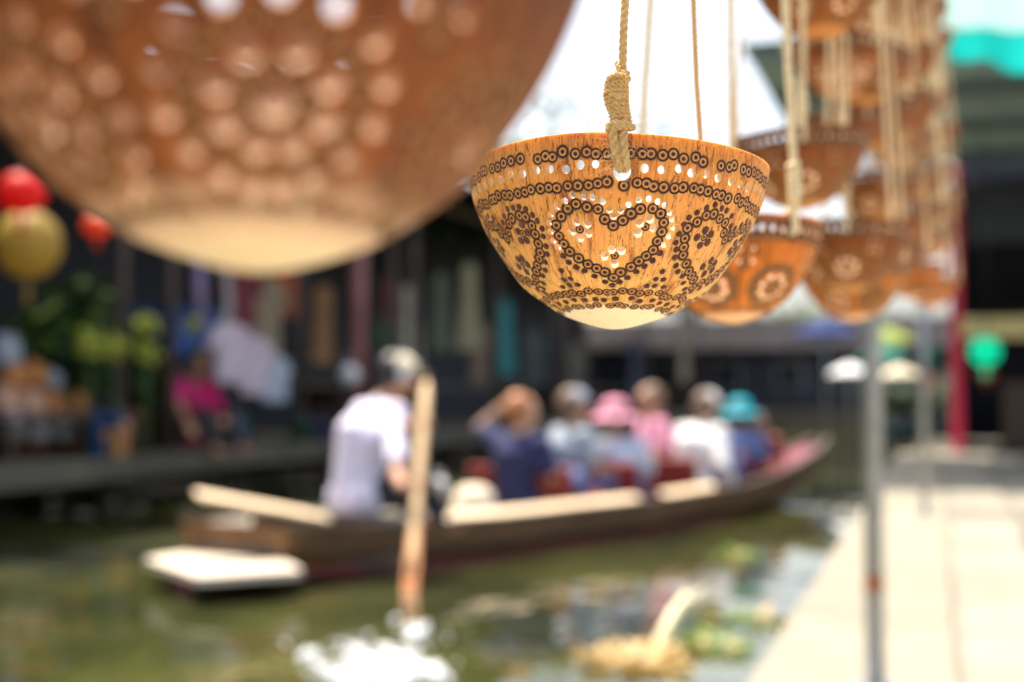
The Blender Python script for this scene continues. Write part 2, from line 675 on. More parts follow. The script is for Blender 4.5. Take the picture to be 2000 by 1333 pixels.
    for f in allf:
        q = []
        for i in f:
            if i not in used:
                used[i] = len(verts)
                verts.append(tuple(allv[i]))
                scl.append(scall[i])
            q.append(used[i])
        nf.append(q)
    me = bpy.data.meshes.new(name)
    me.from_pydata(verts, [], nf)
    for m_ in (outer or MS_outer, M_burn, M_ringmid, M_inner, M_cut, M_dimple):
        me.materials.append(m_)
    me.polygons.foreach_set('material_index', allm)
    me.polygons.foreach_set('use_smooth', [x != 4 for x in allm])
    uvl = me.uv_layers.new(name='UVMap')
    flat = []
    for u in alluv:
        for q in u:
            flat += [q[0], q[1]]
    uvl.data.foreach_set('uv', flat)
    me.attributes.new('scorch', 'FLOAT', 'POINT').data.foreach_set('value', scl)
    # keep hole edges crisp
    me.update()
    sharp = [False] * len(me.edges)
    ek = {}
    for p_, m_ in zip(me.polygons, allm):
        for k in p_.edge_keys:
            ek.setdefault(k, set()).add(m_ == 4)
    for i, e in enumerate(me.edges):
        s_ = ek.get(tuple(sorted(e.vertices)), ())
        if len(s_) == 2:
            sharp[i] = True
    me.attributes.new('sharp_edge', 'BOOLEAN', 'EDGE').data.foreach_set('value', sharp)
    me.validate()
    return me


# main bowl: placed first so that the pattern can be read off along the lines of sight
MAIN_R = 0.0632
MAIN_C = P(1207, 341, 0.600)
MAIN_ROT = (Matrix.Rotation(R(16.6), 3, 'Z') @ Matrix.Rotation(R(1.7), 3, 'Y') @ Matrix.Rotation(R(-5.4), 3, 'X'))


def hit_bowl(px, py, centre=MAIN_C, rot=MAIN_ROT, Rw=MAIN_R):
    """(theta, arc) of the first point of the shell seen along a line of sight"""
    inv = rot.transposed()
    o = inv @ (CAM - centre) / Rw
    d = (inv @ ray(px, py)).normalized()
    t0 = -o.dot(d)
    t = t0 - 1.6
    prev = None
    while t < t0 + 0.6:
        p = o + d * t
        r = math.hypot(p.x, p.y)
        h = -p.z
        # radius of the shell at this depth
        if 0 <= h <= 1.035:
            lo, hi = 0, len(DP) - 1
            while hi - lo > 1:
                m_ = (lo + hi) // 2
                if DP[m_][1] >= h:
                    lo = m_
                else:
                    hi = m_
            tt = (DP[lo][1] - h) / max(1e-9, DP[lo][1] - DP[hi][1])
            rr = DP[lo][0] + (DP[hi][0] - DP[lo][0]) * tt
            if r <= rr:
                return math.atan2(p.y, p.x), ARC[lo] + (ARC[hi] - ARC[lo]) * tt
        t += 0.002
    return None


I2 = lambda x, y: (890 + x / 3.1746, 260 + y / 3.1746)
I3 = lambda x, y: (1050 + x / 6.6667, 360 + y / 6.6667)
heart_r = [(640, 305), (785, 330), (875, 460), (985, 540), (1110, 475), (1215, 385), (1335, 325), (1500, 320), (1600, 385),
           (1645, 505), (1620, 625), (1560, 745), (1505, 860), (1415, 935), (1320, 1005), (1215, 1080), (1080, 1150), (990, 1220),
           (875, 1150), (770, 1100), (655, 1045), (535, 965), (420, 878), (345, 780), (280, 675), (245, 535), (305, 425), (385, 325), (495, 265)]
heart_h = [(440, 155), (350, 225), (245, 305), (165, 400), (150, 505), (170, 620), (205, 740), (270, 820), (335, 930), (410, 1020),
           (505, 1080), (610, 1130), (740, 1200), (880, 1275), (970, 1315), (1065, 1275), (1170, 1220), (1285, 1140), (1390, 1070),
           (1495, 995), (1595, 900), (1650, 790), (1715, 675), (1770, 565), (1755, 455), (1725, 370), (1655, 280), (1570, 230),
           (1452, 195), (1320, 205), (1185, 270), (1080, 350), (985, 425), (930, 340), (843, 235), (705, 180), (590, 175)]
petals = [(500, 497), (640, 522), (445, 615), (655, 645), (548, 700), (1335, 510), (1470, 455), (1508, 575), (1310, 640), (1415, 670),
          (960, 850), (1090, 865), (862, 940), (1125, 960), (998, 1035)]
flower_c = [(550, 590), (1405, 560), (1005, 930)]
diamonds = [(625, 870), (620, 912), (675, 908), (627, 955), (678, 950), (730, 947), (1282, 860), (1240, 908), (1287, 910), (1182, 950), (1232, 950), (1287, 957)]


def read(pts_, conv):
    out = []
    for p in pts_:
        h = hit_bowl(*conv(*p))
        if h:
            out.append(h)
    return out


HR = read(heart_r, I3)
HH = read(heart_h, I3)
HP = read(petals, I3)
HC = read(flower_c, I3)
HD = read(diamonds, I2)
A_row1 = hit_bowl(*I2(930, 122))[1]
A_row2 = hit_bowl(*I2(868, 208))[1]
A_row3 = hit_bowl(*I2(900, 318))[1]
A_rowA = hit_bowl(*I2(1000, 985))[1]
A_rowB = hit_bowl(*I2(960, 1068))[1]
FRONT = hit_bowl(1207, 450)[0]
CORD_H = hit_bowl(*I2(1033, 243))


def pattern_hearts(seed, n=6, ring_r=0.037, hole_r=0.0215):
    rr = random.Random(seed)
    rings, holes, blind = [], [], []

    def row(a, cnt, rad, jit, lst, wav=0.0):
        for k in range(cnt):
            if rr.random() < 0.02:
                continue
            th = 2 * PI * (k + rr.uniform(-jit, jit)) / cnt
            lst.append((th, a + rr.uniform(-1, 1) * 0.014 + wav * math.sin(3 * th + seed), rad * rr.uniform(.94, 1.06)))
    row(A_row1, 92, 0.038, 0.26, rings)
    row(A_row3, 95, 0.038, 0.28, rings)
    row(A_row2, 60, 0.027, 0.10, holes)
    for k in range(n):
        off = 2 * PI * k / n
        j = 0.0 if k == 0 else 1.0
        for lst, src, rad in ((rings, HR, ring_r), (holes, HH, hole_r), (holes, HP, 0.0275), (rings, HC, 0.027), (blind, HD[6:], 0.0205)):
            for qi, (th, a) in enumerate(src):
                r = prof_at(a)[0]
                dst = blind if (lst is holes and (k in (1, n - 1) or (src is HH and heart_h[qi][1] > 880))) else lst
                dst.append((th + off + j * rr.uniform(-.006, .006) / r, a + j * rr.uniform(-.006, .006), rad * rr.uniform(.96, 1.05)))
    rA = prof_at(A_rowA)[0]
    rB = prof_at(A_rowB)[0]
    row(A_rowA, int(2 * PI * rA / 0.056), 0.032, 0.25, rings)
    row(A_rowB, int(2 * PI * rB / 0.058), 0.030, 0.25, rings)
    row((A_rowA + A_rowB) / 2, int(2 * PI * (rA + rB) / 2 / 0.075), 0.0225, 0.2, blind)
    return rings, holes, blind


def clean(rings, holes, cords):
    """keep the three cord holes free and holes apart from each other"""
    def d(p, q):
        r = prof_at((p[1] + q[1]) / 2)[0]
        return math.hypot(((p[0] - q[0] + PI) % (2 * PI) - PI) * r, p[1] - q[1])
    H = list(cords)
    for h in holes:
        if all(d(h, q) > (h[2] + q[2]) * 1.03 for q in H):
            H.append(h)
    Rg = [r for r in rings if all(d(r, q) > r[2] * 0.6 + q[2] for q in cords)]
    return Rg, H


cords3 = [(CORD_H[0], CORD_H[1], 0.056), (CORD_H[0] + R(141), CORD_H[1], 0.056), (CORD_H[0] - R(118), CORD_H[1], 0.056)]
_r, _h, bl = pattern_hearts(3)
rg, hl = clean(_r, _h, cords3)
me_main = shell_mesh('shell_main', MAIN_R, rg, hl, blind=bl, segs=16, step=0.035, seed=3, rim=260)


B0 = (P(512, -138, .268), Matrix.Rotation(R(16.6), 3, 'Z') @ Matrix.Rotation(R(-4), 3, 'X'), .0635)
_h = hit_bowl(535, 218, *B0)
FLOWER_A = _h[1]
B0_SPIN = _h[0] - FRONT - R(2)
print('FLOWER', _h, FRONT)


def pattern_flower(seed, plain=False):
    """concentric flowers and dense rows of burnt rings"""
    rr = random.Random(seed)
    rings, holes = [], []
    for a, cnt, rad, l in ((AMAX - 0.075, 72, .037, 'r'), (AMAX - 0.155, 52, .033, 'h'), (AMAX - 0.24, 72, .037, 'r'),
                           (0.405, 36, .031, 'r')):
        for k in range(cnt):
            (rings if l == 'r' else holes).append((2 * PI * (k + rr.uniform(-.15, .15)) / cnt, a + rr.uniform(-.008, .008), rad * rr.uniform(.93, 1.07)))
    a0 = FLOWER_A
    r0 = prof_at(a0)[0]
    for k in range(6):
        th = 2 * PI * k / 6
        (rings if plain else holes).append((th, a0, 0.050))
        for q in range(8):
            ph = 2 * PI * q / 8 + .3
            (holes if k in (0, 5) else rings).append((th + 0.145 * math.sin(ph) / r0, a0 + 0.145 * math.cos(ph), 0.036))
        for q in range(0 if plain else 15):
            ph = 2 * PI * q / 15
            (holes if k in (0, 5) else rings).append((th + 0.285 * math.sin(ph) / r0, a0 + 0.285 * math.cos(ph), 0.030))
        for rad_, cnt_ in ((.088, 9), (0.215, 24)) + (((.265, 30), (.05, 5)) if plain else ()):
            for q in range(cnt_):
                ph = 2 * PI * q / cnt_
                aa = a0 + rad_ * math.cos(ph)
                rings.append((th + rad_ * math.sin(ph) / r0, aa, 0.030))
        for q in range(6):                       # between the flowers
            aa = 0.98 + 0.07 * q
            if aa < AMAX - .32:
                rings.append((th + PI / 6 + rr.uniform(-.02, .02), aa, 0.034))
                if q % 2:
                    holes.append((th + PI / 6 + .075 / prof_at(aa)[0], aa, 0.024))
                    holes.append((th + PI / 6 - .075 / prof_at(aa)[0], aa, 0.024))
    return rings, holes


def pattern_leaf(seed):
    """chevrons of drilled holes under a dark ring band"""
    rr = random.Random(seed)
    rings, holes = [], []
    for a, cnt, rad, l in ((AMAX - 0.07, 60, .040, 'r'), (AMAX - 0.15, 44, .036, 'h'), (AMAX - 0.235, 60, .040, 'r'), (0.5, 36, .033, 'r'), (0.42, 24, .028, 'h')):
        for k in range(cnt):
            (rings if l == 'r' else holes).append((2 * PI * (k + rr.uniform(-.15, .15)) / cnt, a, rad * rr.uniform(.93, 1.07)))
    for k in range(5):
        th = 2 * PI * k / 5
        for q in range(7):
            for sgn in (-1, 1):
                aa = 1.24 - q * 0.085
                holes.append((th + sgn * (0.05 + q * 0.055) / prof_at(aa)[0], aa, 0.040))
                if q < 6:
                    rings.append((th + sgn * (0.0 + q * 0.055) / prof_at(aa - .12)[0], aa - .12, 0.034))
        for q in range(6):
            ph = 2 * PI * q / 6
            holes.append((th + PI / 5 + .10 * math.sin(ph) / .8, 0.85 + .10 * math.cos(ph), 0.036))
    return rings, holes


front3 = [(FRONT + R(2), AMAX - 0.18, 0.05), (FRONT + R(141), AMAX - 0.18, 0.05), (FRONT - R(118), AMAX - 0.18, 0.05)]
# turn the flowers so that one faces along the front
rg, hl = pattern_flower(5)
rg = [(t + FRONT + R(2), a, q) for t, a, q in rg]
hl = [(t + FRONT + R(2), a, q) for t, a, q in hl]
rg, hl = clean(rg, hl, front3)
me_flower = shell_mesh('shell_flower', 1.0, rg, hl, segs=14, step=0.05, seed=5, rim=140, outer=MS_dark)
rg, hl = pattern_leaf(8)
rg = [(t + FRONT, a, q) for t, a, q in rg]
hl = [(t + FRONT, a, q) for t, a, q in hl]
rg, hl = clean(rg, hl, front3)
rg, hl = pattern_flower(6, True)
rg = [(t + FRONT + R(2), a, q * 1.15) for t, a, q in rg]
hl = [(t + FRONT + R(2), a, q) for t, a, q in hl]
rg, hl = clean(rg, hl, front3)
me_orange = shell_mesh('shell_plain_flower', 1.0, rg, hl, segs=10, step=0.06, seed=6, rim=110, outer=MS_orange)
me_orange.materials[0] = MS_orange
me_leaf = shell_mesh('shell_leaf', 1.0, rg, hl, segs=8, step=0.08, seed=8, rim=72, outer=MS_dark)

me_leaf_o = me_leaf.copy()
me_leaf_o.materials[0] = MS_orange


# ------------------------------------------------------------------ cords
def twisted(mb, path, rad, pitch, strands=3, n=6, per=10, rmod=None):
    """strands wound round a path"""
    path = [Vector(p) for p in path]
    L = [0.0]
    for i in range(1, len(path)):
        L.append(L[-1] + (path[i] - path[i - 1]).length)
    tot = L[-1]
    steps = max(4, int(tot / pitch * per))
    for s_ in range(strands):
        pts = []
        prev = None
        j = 0
        for i in range(steps + 1):
            d = tot * i / steps
            while j < len(L) - 2 and L[j + 1] < d:
                j += 1
            t = (d - L[j]) / max(1e-9, L[j + 1] - L[j])
            p = path[j].lerp(path[j + 1], t)
            tg = (path[j + 1] - path[j]).normalized()
            a = tg.orthogonal().normalized() if prev is None else (prev - tg * prev.dot(tg)).normalized()
            prev = a
            c = tg.cross(a)
            ph = 2 * PI * (d / pitch) + 2 * PI * s_ / strands
            k = rmod(d / tot) if rmod else 1.0
            pts.append(p + (a * math.cos(ph) + c * math.sin(ph)) * rad * 0.5 * k)
        mb.tube(pts, rad * 0.56, n)
    return mb


def fibres(mb, pts, count, length, rr, thick=0.00006, spread=0.003):
    for _ in range(count):
        p = Vector(rr.choice(pts)) + Vector((rr.uniform(-1, 1), rr.uniform(-1, 1), rr.uniform(-1, 1))) * spread * .5
        d = Vector((rr.uniform(-1, 1), rr.uniform(-1, 1), rr.uniform(-.6, .8))).normalized()
        q = [p]
        l = length * rr.uniform(.3, 1.3)
        curl = Vector((rr.uniform(-1, 1), rr.uniform(-1, 1), rr.uniform(-1, 1))) * 0.45
        for k in range(7):
            p = p + d * l / 7
            d = (d + curl * .55).normalized()
            q.append(p)
        mb.tube(q, [thick] * 7 + [thick * .4], 3, cap=False)


# ------------------------------------------------------------------ ground, water, far bank
tag(MB().add([(-250, -40, 0), (250, -40, 0), (250, 400, 0), (-250, 400, 0)], [(0, 1, 2, 3)]).build('canal_bed_placeholder', M_mortar), kind='structure')
bpy.data.objects.remove(bpy.data.objects['canal_bed_placeholder'])

m = bpy.data.materials.new('canal_water')
m.use_nodes = True
n = m.node_tree
b = n.nodes['Principled BSDF']
tc = n.nodes.new('ShaderNodeTexCoord')
mp = n.nodes.new('ShaderNodeMapping')
mp.inputs['Scale'].default_value = (1.0, 0.45, 1)
n.links.new(tc.outputs['Object'], mp.inputs[0])
n1 = n.nodes.new('ShaderNodeTexNoise'); n1.inputs['Scale'].default_value = 3.0; n1.inputs['Detail'].default_value = 2
n2 = n.nodes.new('ShaderNodeTexNoise'); n2.inputs['Scale'].default_value = 0.8; n2.inputs['Detail'].default_value = 2
n.links.new(mp.outputs[0], n1.inputs[0])
n.links.new(tc.outputs['Object'], n2.inputs[0])
rp = n.nodes.new('ShaderNodeValToRGB')
rp.color_ramp.elements[0].color = (0.014, 0.019, 0.008, 1)
rp.color_ramp.elements[1].color = (0.075, 0.078, 0.022, 1)
rp.color_ramp.elements[0].position = 0.35
rp.color_ramp.elements[1].position = 0.65
n.links.new(n2.outputs[0], rp.inputs[0])
n.links.new(rp.outputs[0], b.inputs['Base Color'])
b.inputs['Roughness'].default_value = 0.02
b.inputs['IOR'].default_value = 1.6
bp = n.nodes.new('ShaderNodeBump')
bp.inputs['Strength'].default_value = 0.5
bp.inputs['Distance'].default_value = 0.03
n3 = n.nodes.new('ShaderNodeTexNoise'); n3.inputs['Scale'].default_value = 0.55; n3.inputs['Detail'].default_value = 3
n.links.new(tc.outputs['Object'], n3.inputs[0])
mr = n.nodes.new('ShaderNodeMapRange')
mr.inputs[1].default_value = 0.42; mr.inputs[2].default_value = 0.58; mr.inputs[3].default_value = 0.06; mr.inputs[4].default_value = 1.0
n.links.new(n3.outputs[0], mr.inputs[0])
ml = n.nodes.new('ShaderNodeMath'); ml.operation = 'MULTIPLY'
n.links.new(n1.outputs[0], ml.inputs[0]); n.links.new(mr.outputs[0], ml.inputs[1])
n.links.new(ml.outputs[0], bp.inputs['Height'])
n.links.new(bp.outputs[0], b.inputs['Normal'])
M_water = m
tag(MB().add([(-9.0, -6, 0), (0.4, -6, 0), (0.4, 75, 0), (-9.0, 75, 0)], [(0, 1, 2, 3)]).build('canal_water', M_water), kind='structure')
M_soil = mat('bank_soil', (0.10, 0.085, 0.06), 0.95, 0.3, 2)
M_ground = mat('far_ground', (0.12, 0.12, 0.07), 0.95, 0.3, 0.3)
tag(MB().add([(-900, -300, -0.35), (900, -300, -0.35), (900, 1500, -0.35), (-900, 1500, -0.35)], [(0, 1, 2, 3)]).build('ground', M_ground), kind='structure')

# quay: body, kerb stones along the water, paving slabs behind them
QZ = 0.20
QE = -0.47
quay = MB().box((4.5, 6.5, QZ / 2 - 0.3 - 0.012), (9.6, 25, QZ + 0.6 - 0.03)).build('quay', M_mortar, smooth=False)
tag(quay, kind='structure')
rr = random.Random(4)
kerb_mats = [mat('kerb_concrete_' + 'abc'[k], c, 0.8, 0.1, 4, bump=0.3) for k, c in enumerate([(0.25, 0.22, 0.165), (0.235, 0.208, 0.155), (0.265, 0.235, 0.175)])]
pav_mats = [mat('paver_' + 'abcd'[k], c, 0.85, 0.16, 6, bump=0.4) for k, c in enumerate([(0.20, 0.185, 0.145), (0.245, 0.22, 0.17), (0.29, 0.26, 0.20), (0.17, 0.155, 0.125)])]
yy = -1.2
kb = MB().box((0, 0, 0), (0.52, 1.484, 0.26), bev=0.012).mesh('kerb_block', kerb_mats[0], smooth=False)
kbs = []
for k in range(3):
    me = kb.copy()
    me.materials.clear()
    me.materials.append(kerb_mats[k])
    kbs.append(me)
while yy < 17.6:
    o = bpy.data.objects.new('kerb_block', kbs[rr.randrange(3)])
    C.objects.link(o)
    o.parent = quay
    o.location = (QE + 0.26, yy + 0.75, QZ - 0.13 + rr.uniform(-.002, .002))
    yy += 1.5
pvs = []
pb = MB().box((0, 0, 0), (0.385, 0.585, 0.06), bev=0.006).mesh('paving_slab', pav_mats[0], smooth=False)
for k in range(4):
    me = pb.copy()
    me.materials.clear()
    me.materials.append(pav_mats[k])
    pvs.append(me)
for i in range(9):
    for j in range(26):
        x = QE + 0.53 + 0.2 + i * 0.40
        y = 1.9 + 0.3 * (i % 2) + j * 0.60
        if x > 0.95 * y * 0.12 + 1.9 or y > 17:
            continue
        o = bpy.data.objects.new('paving_slab', pvs[rr.randrange(4)])
        C.objects.link(o)
        o.parent = quay
        o.location = (x, y, QZ - 0.034 + rr.uniform(-.004, .004))
        o.rotation_euler = (rr.uniform(-.006, .006), rr.uniform(-.006, .006), rr.uniform(-.008, .008))

tag(MB().box((4.5, 45, -0.1), (9.6, 52, 0.5)).build('end_soil', M_soil, smooth=False), kind='structure')

# far bank: a concrete ledge on piles
bank = MB().box((-8.4, 18, 0.325), (4.2, 52, 0.18)).build('far_bank_walkway', mat('old_concrete', (0.11, 0.10, 0.07), 0.85, 0.3, 1.5, bump=0.3), smooth=False)
tag(bank, kind='structure')
for k in range(22):
    MB().tube([(-6.6, -5 + k * 2.2, -0.3), (-6.6, -5 + k * 2.2, 0.15)], 0.09, 10).build('pile', M_dark_wood, bank)
tag(MB().box((-10.2, 18, 0.0), (2.6, 60, 0.2)).build('far_bank_soil', M_soil, smooth=False), kind='structure')
tag(MB().box((-4.0, 47, 0.1), (9.5, 14, 0.7)).build('canal_end_bank', M_soil, smooth=False), kind='structure')


# ------------------------------------------------------------------ people
def capsule(mb, a, b_, ra, rb, n=10):
    a, b_ = Vector(a), Vector(b_)
    d = b_ - a
    L = d.length
    t = d.normalized() if L > 1e-6 else Vector((0, 0, 1))
    pts, rs = [], []
    for k in range(5):
        an = PI / 2 * (1 - k / 4)
        pts.append(a - t * ra * math.sin(an)); rs.append(max(1e-4, ra * math.cos(an)))
    for k in range(1, 5):
        an = PI / 2 * k / 4
        pts.append(b_ + t * rb * math.sin(an)); rs.append(max(1e-4, rb * math.cos(an)))
    mb.tube(pts, rs, n)


def remesh(mb, name, material, voxel=0.009, smooth=3):
    me = mb.mesh(name + '_tmp', material)
    o = bpy.data.objects.new(name + '_tmp', me)
    C.objects.link(o)
    r = o.modifiers.new('r', 'REMESH')
    r.mode = 'VOXEL'
    r.voxel_size = voxel
    s_ = o.modifiers.new('s', 'SMOOTH')
    s_.factor = 0.5
    s_.iterations = smooth
    dg = bpy.context.evaluated_depsgraph_get()
    out = bpy.data.meshes.new_from_object(o.evaluated_get(dg))
    out.name = name
    out.polygons.foreach_set('use_smooth', [True] * len(out.polygons))
    out.materials.clear()
    out.materials.append(material)
    bpy.data.objects.remove(o)
    return out


def link_part(name, me, parent):
    o = bpy.data.objects.new(name, me)
    C.objects.link(o)
    o.parent = parent
    return o


def hand(mb, wrist, direction, palm_n, curl=0.5, r=0.0085):
    d = Vector(direction).normalized()
    pn = Vector(palm_n)
    pn = (pn - d * pn.dot(d)).normalized()
    side = d.cross(pn)
    w_ = Vector(wrist)
    for sx in (-.022, -.008, .008, .022):
        capsule(mb, w_ + side * sx * .6, w_ + d * 0.075 + side * sx, 0.014, 0.012, 8)
    for i, (sx, ln) in enumerate(((-.030, .062), (-.010, .075), (.010, .070), (.030, .052))):
        p = w_ + d * 0.08 + side * sx
        dd = d.copy()
        for k in range(3):
            dd = (dd + pn * curl).normalized()
            q = p + dd * ln / 3
            capsule(mb, p, q, r, r * .92, 6)
            p = q
    p = w_ + d * 0.025 - side * 0.025
    dd = (d - side * 1.0).normalized()
    for k in range(2):
        q = p + dd * 0.032
        capsule(mb, p, q, r * 1.15, r, 6)
        p = q
        dd = (dd + pn * curl + side * .5).normalized()


def person(label, loc, rz, J, shirt, skin, hair, hat=None, trousers=None, sleeves='short', group=None, hair_long=False, glasses=False, scale=1.0, hatstyle='cap', headphones=False):
    """J: joints in the person's own frame, +Y forward: pelvis chest neck head look elbows hands knees feet"""
    root = empty('person', label, 'person', loc, rz, group)
    root.scale = (scale,) * 3
    pel, che, nec, hea = [Vector(J[k]) for k in ('pelvis', 'chest', 'neck', 'head')]
    look = Vector(J.get('look', (0, 1, 0))).normalized()
    up = (hea - nec).normalized()
    up = (up - look * up.dot(look)).normalized()
    side = look.cross(up)
    sl = J.get('sl', (-0.17, 0.0, 0.02))
    sh = {}
    spine = (nec - che).normalized()
    for s_, sg in (('l', -1), ('r', 1)):
        sh[s_] = Vector(J.get('sh_' + s_, nec - spine * 0.05 + Vector((sg * 0.165, 0.0, 0))))
    body = MB()
    capsule(body, pel + Vector((-.06, 0, 0)), pel + Vector((.06, 0, 0)), .115, .115)
    capsule(body, pel, che, .115, .125, 12)
    capsule(body, che + Vector((-.05, 0, 0)), che + Vector((.05, 0, 0)), .115, .115)
    capsule(body, che, nec, .11, .06, 12)
    capsule(body, sh['l'], sh['r'], .055, .055)
    capsule(body, nec, hea - up * 0.03, .052, .052)
    hr = Matrix((side, look, up)).transposed()
    body.ball(hea, 0.1, 16, sc=(.76, .94, 1.1), rot=hr)
    body.ball(hea - up * 0.055 + look * 0.025, 0.06, 12, sc=(.85, .95, .9), rot=hr)
    capsule(body, hea + look * 0.09 + up * 0.012, hea + look * 0.112 - up * 0.02, .009, .014, 6)
    for sg in (-1, 1):
        body.ball(hea + side * sg * 0.078 - up * 0.01, 0.027, 8, sc=(.35, .7, 1.1), rot=hr)
    for s_ in ('l', 'r'):
        el, ha = Vector(J['el_' + s_]), Vector(J['ha_' + s_])
        capsule(body, sh[s_], el, .046, .038)
        capsule(body, el, ha, .038, .026)
        hand(body, ha, J.get('hd_' + s_, ha - el), J.get('hp_' + s_, (0, 0, -1)), J.get('curl_' + s_, .45))
        kn, ft = Vector(J['kn_' + s_]), Vector(J['ft_' + s_])
        hip = pel + Vector((-.085 if s_ == 'l' else .085, 0, 0))
        capsule(body, hip, kn, .082, .058)
        capsule(body, kn, ft, .055, .036)
        fd = Vector((0, 1, 0))
        capsule(body, ft + Vector((0, 0, -.03)), ft + fd * .13 + Vector((0, 0, -.04)), .036, .028)
    link_part('body', remesh(body, 'body', skin, 0.0085, 2), root)
    # clothes
    sm = MB()
    g = .016
    capsule(sm, pel + Vector((-.06, 0.01, .0)), pel + Vector((.06, 0.01, .0)), .112 + g, .112 + g)
    capsule(sm, pel + Vector((0, .01, 0)), che + Vector((0, -.015, 0)), .115 + g, .145 + g, 14)
    capsule(sm, che + Vector((-.05, 0, 0)), che + Vector((.05, 0, 0)), .118 + g, .118 + g)
    capsule(sm, che, nec - spine * .02, .115 + g, .05 + g, 14)
    capsule(sm, sh['l'], sh['r'], .056 + g, .056 + g)
    for s_ in ('l', 'r'):
        el, ha = Vector(J['el_' + s_]), Vector(J['ha_' + s_])
        if sleeves == 'short':
            capsule(sm, sh[s_], sh[s_].lerp(el, .75), .05 + g, .048 + g)
        else:
            capsule(sm, sh[s_], el, .05 + g, .042 + g)
            capsule(sm, el, el.lerp(ha, .8), .042 + g, .034 + g)
    link_part('shirt', remesh(sm, 'shirt', shirt, 0.011, 3), root)
    tm = MB()
    for s_ in ('l', 'r'):
        kn, ft = Vector(J['kn_' + s_]), Vector(J['ft_' + s_])
        hip = pel + Vector((-.085 if s_ == 'l' else .085, 0, -.01))
        capsule(tm, hip, kn, .096, .072)
        capsule(tm, kn, kn.lerp(ft, .85), .07, .055)
    link_part('trousers', remesh(tm, 'trousers', trousers or M_denim, 0.012, 3), root)
    hm = MB()
    hm.ball(hea + up * 0.018 - look * 0.014, 0.108, 16, sc=(.80, .92, 1.02), rot=hr)
    if hair_long:
        capsule(hm, hea - look * 0.05, hea - look * .07 - up * .20, .075, .05)
    # open the face
    o = link_part('hair', remesh(hm, 'hair', hair, 0.010, 2), root)
    o.location = look * -0.022
    for sg in (-1, 1):
        MB().ball(hea + look * 0.086 + side * sg * 0.03 + up * 0.012, 0.0105, 8).build('eye', M_eye, root)
    if hat:
        hb = MB()
        if hatstyle == 'cap':
            prof = [(.098 * math.cos(t * PI / 16), .085 * math.sin(t * PI / 16)) for t in range(9)]
            hb.lathe([(.094, -.004)] + prof, 20, hea + up * 0.04 - look * .005, rot=hr, sx=.92, sy=1.06)
            hb.ball(hea + up * 0.128 - look * .005, .008, 8)
            bb = []
            for k in range(9):
                an = PI * k / 8
                bb.append((math.cos(an) * .072, .085 + math.sin(an) * .085))
            o1 = [hea + up * .046 + side * x + look * y for x, y in bb]
            o2 = [q - up * .006 for q in o1]
            nn = len(bb)
            hb.add(o1 + o2, [tuple(range(nn)), tuple(reversed(range(nn, 2 * nn)))] + [(i, i + nn, (i + 1) % nn + nn, (i + 1) % nn) for i in range(nn)])
        else:                       # soft sun hat with a brim all round
            hb.lathe([(.185, -.035), (.188, -.030), (.14, .0), (.102, .012), (.100, .05), (.092, .085), (.06, .112), (.001, .12)], 24, hea + up * .03, rot=hr, sx=.96, sy=1.05)
            hb.lathe([(.097, .004), (.138, -.006), (.185, -.035)], 24, hea + up * .03, rot=hr, sx=.96, sy=1.05)
        hb.build('hat', hat, root)
    if glasses:
        gb = MB()
        for sg in (-1, 1):
            gb.ball(hea + look * 0.098 + side * sg * 0.032 + up * 0.012, 0.026, 10, sc=(1, .25, .8), rot=hr)
            gb.tube([hea + look * 0.09 + side * sg * 0.06 + up * 0.014, hea + side * sg * 0.082 + up * .014], .004, 6)
        gb.build('sunglasses', M_black, root)
    if headphones:
        for sg in (-1, 1):
            MB().ball(hea + side * sg * 0.088, 0.034, 12, sc=(.5, 1, 1.1), rot=hr).build('ear_muff', mat('glossy_grey', (0.5, 0.52, 0.6), 0.15, 0.05, 10), root)
    return root


# the boat's own frame: y along the keel from the stern, x towards the quay
BO = Vector((-3.46, 5.83, 0))
BA = R(-17.6)
BM = Matrix.Rotation(BA, 3, 'Z')


def B(x, y, z):
    return BO + BM @ Vector((x, y, z))


def smooth_interp(tab, t):
    for i in range(len(tab) - 1):
        if t <= tab[i + 1][0]:
            u = max(0, (t - tab[i][0]) / (tab[i + 1][0] - tab[i][0]))
            u = u * u * (3 - 2 * u) if False else u
            return tab[i][1] + (tab[i + 1][1] - tab[i][1]) * u
    return tab[-1][1]


W = [(0.5, .36), (1.2, .44), (2, .50), (3.5, .56), (5, .54), (5.9, .44), (6.7, .32), (7.5, .17), (8.1, .05)]
G_ = [(0.5, .29), (1.2, .23), (2.2, .21), (4, .21), (5.3, .23), (6.2, .28), (7.0, .34), (7.7, .42), (8.1, .50)]
K_ = [(0.5, .02), (1.2, -.06), (3, -.08), (5.7, -.06), (6.7, .02), (7.5, .18), (8.1, .42)]
boat = empty('paddle_boat', 'long dark wooden paddle boat full of seated passengers on the green canal', 'boat', BO, BA)
hull = MB()
N_ = 44
secs = []
for i in range(N_ + 1):
    t = 0.5 + 7.6 * i / N_
    w_, g_, k_ = smooth_interp(W, t), smooth_interp(G_, t), smooth_interp(K_, t)
    th = 0.022
    pts_o = [(-w_, g_), (-w_ * .93, (g_ + k_) * .55), (-w_ * .66, k_ + .015), (0, k_ - .01), (w_ * .66, k_ + .015), (w_ * .93, (g_ + k_) * .55), (w_, g_)]
    wi = max(w_ - th, .01)
    pts_i = [(wi, g_), (wi * .93, (g_ + k_) * .55 + .004), (wi * .66, k_ + .04), (0, k_ + .02), (-wi * .66, k_ + .04), (-wi * .93, (g_ + k_) * .55 + .004), (-wi, g_)]
    secs.append([Vector((x, t, z)) for x, z in pts_o + pts_i])
m_ = len(secs[0])
for s_ in secs:
    hull.v += s_
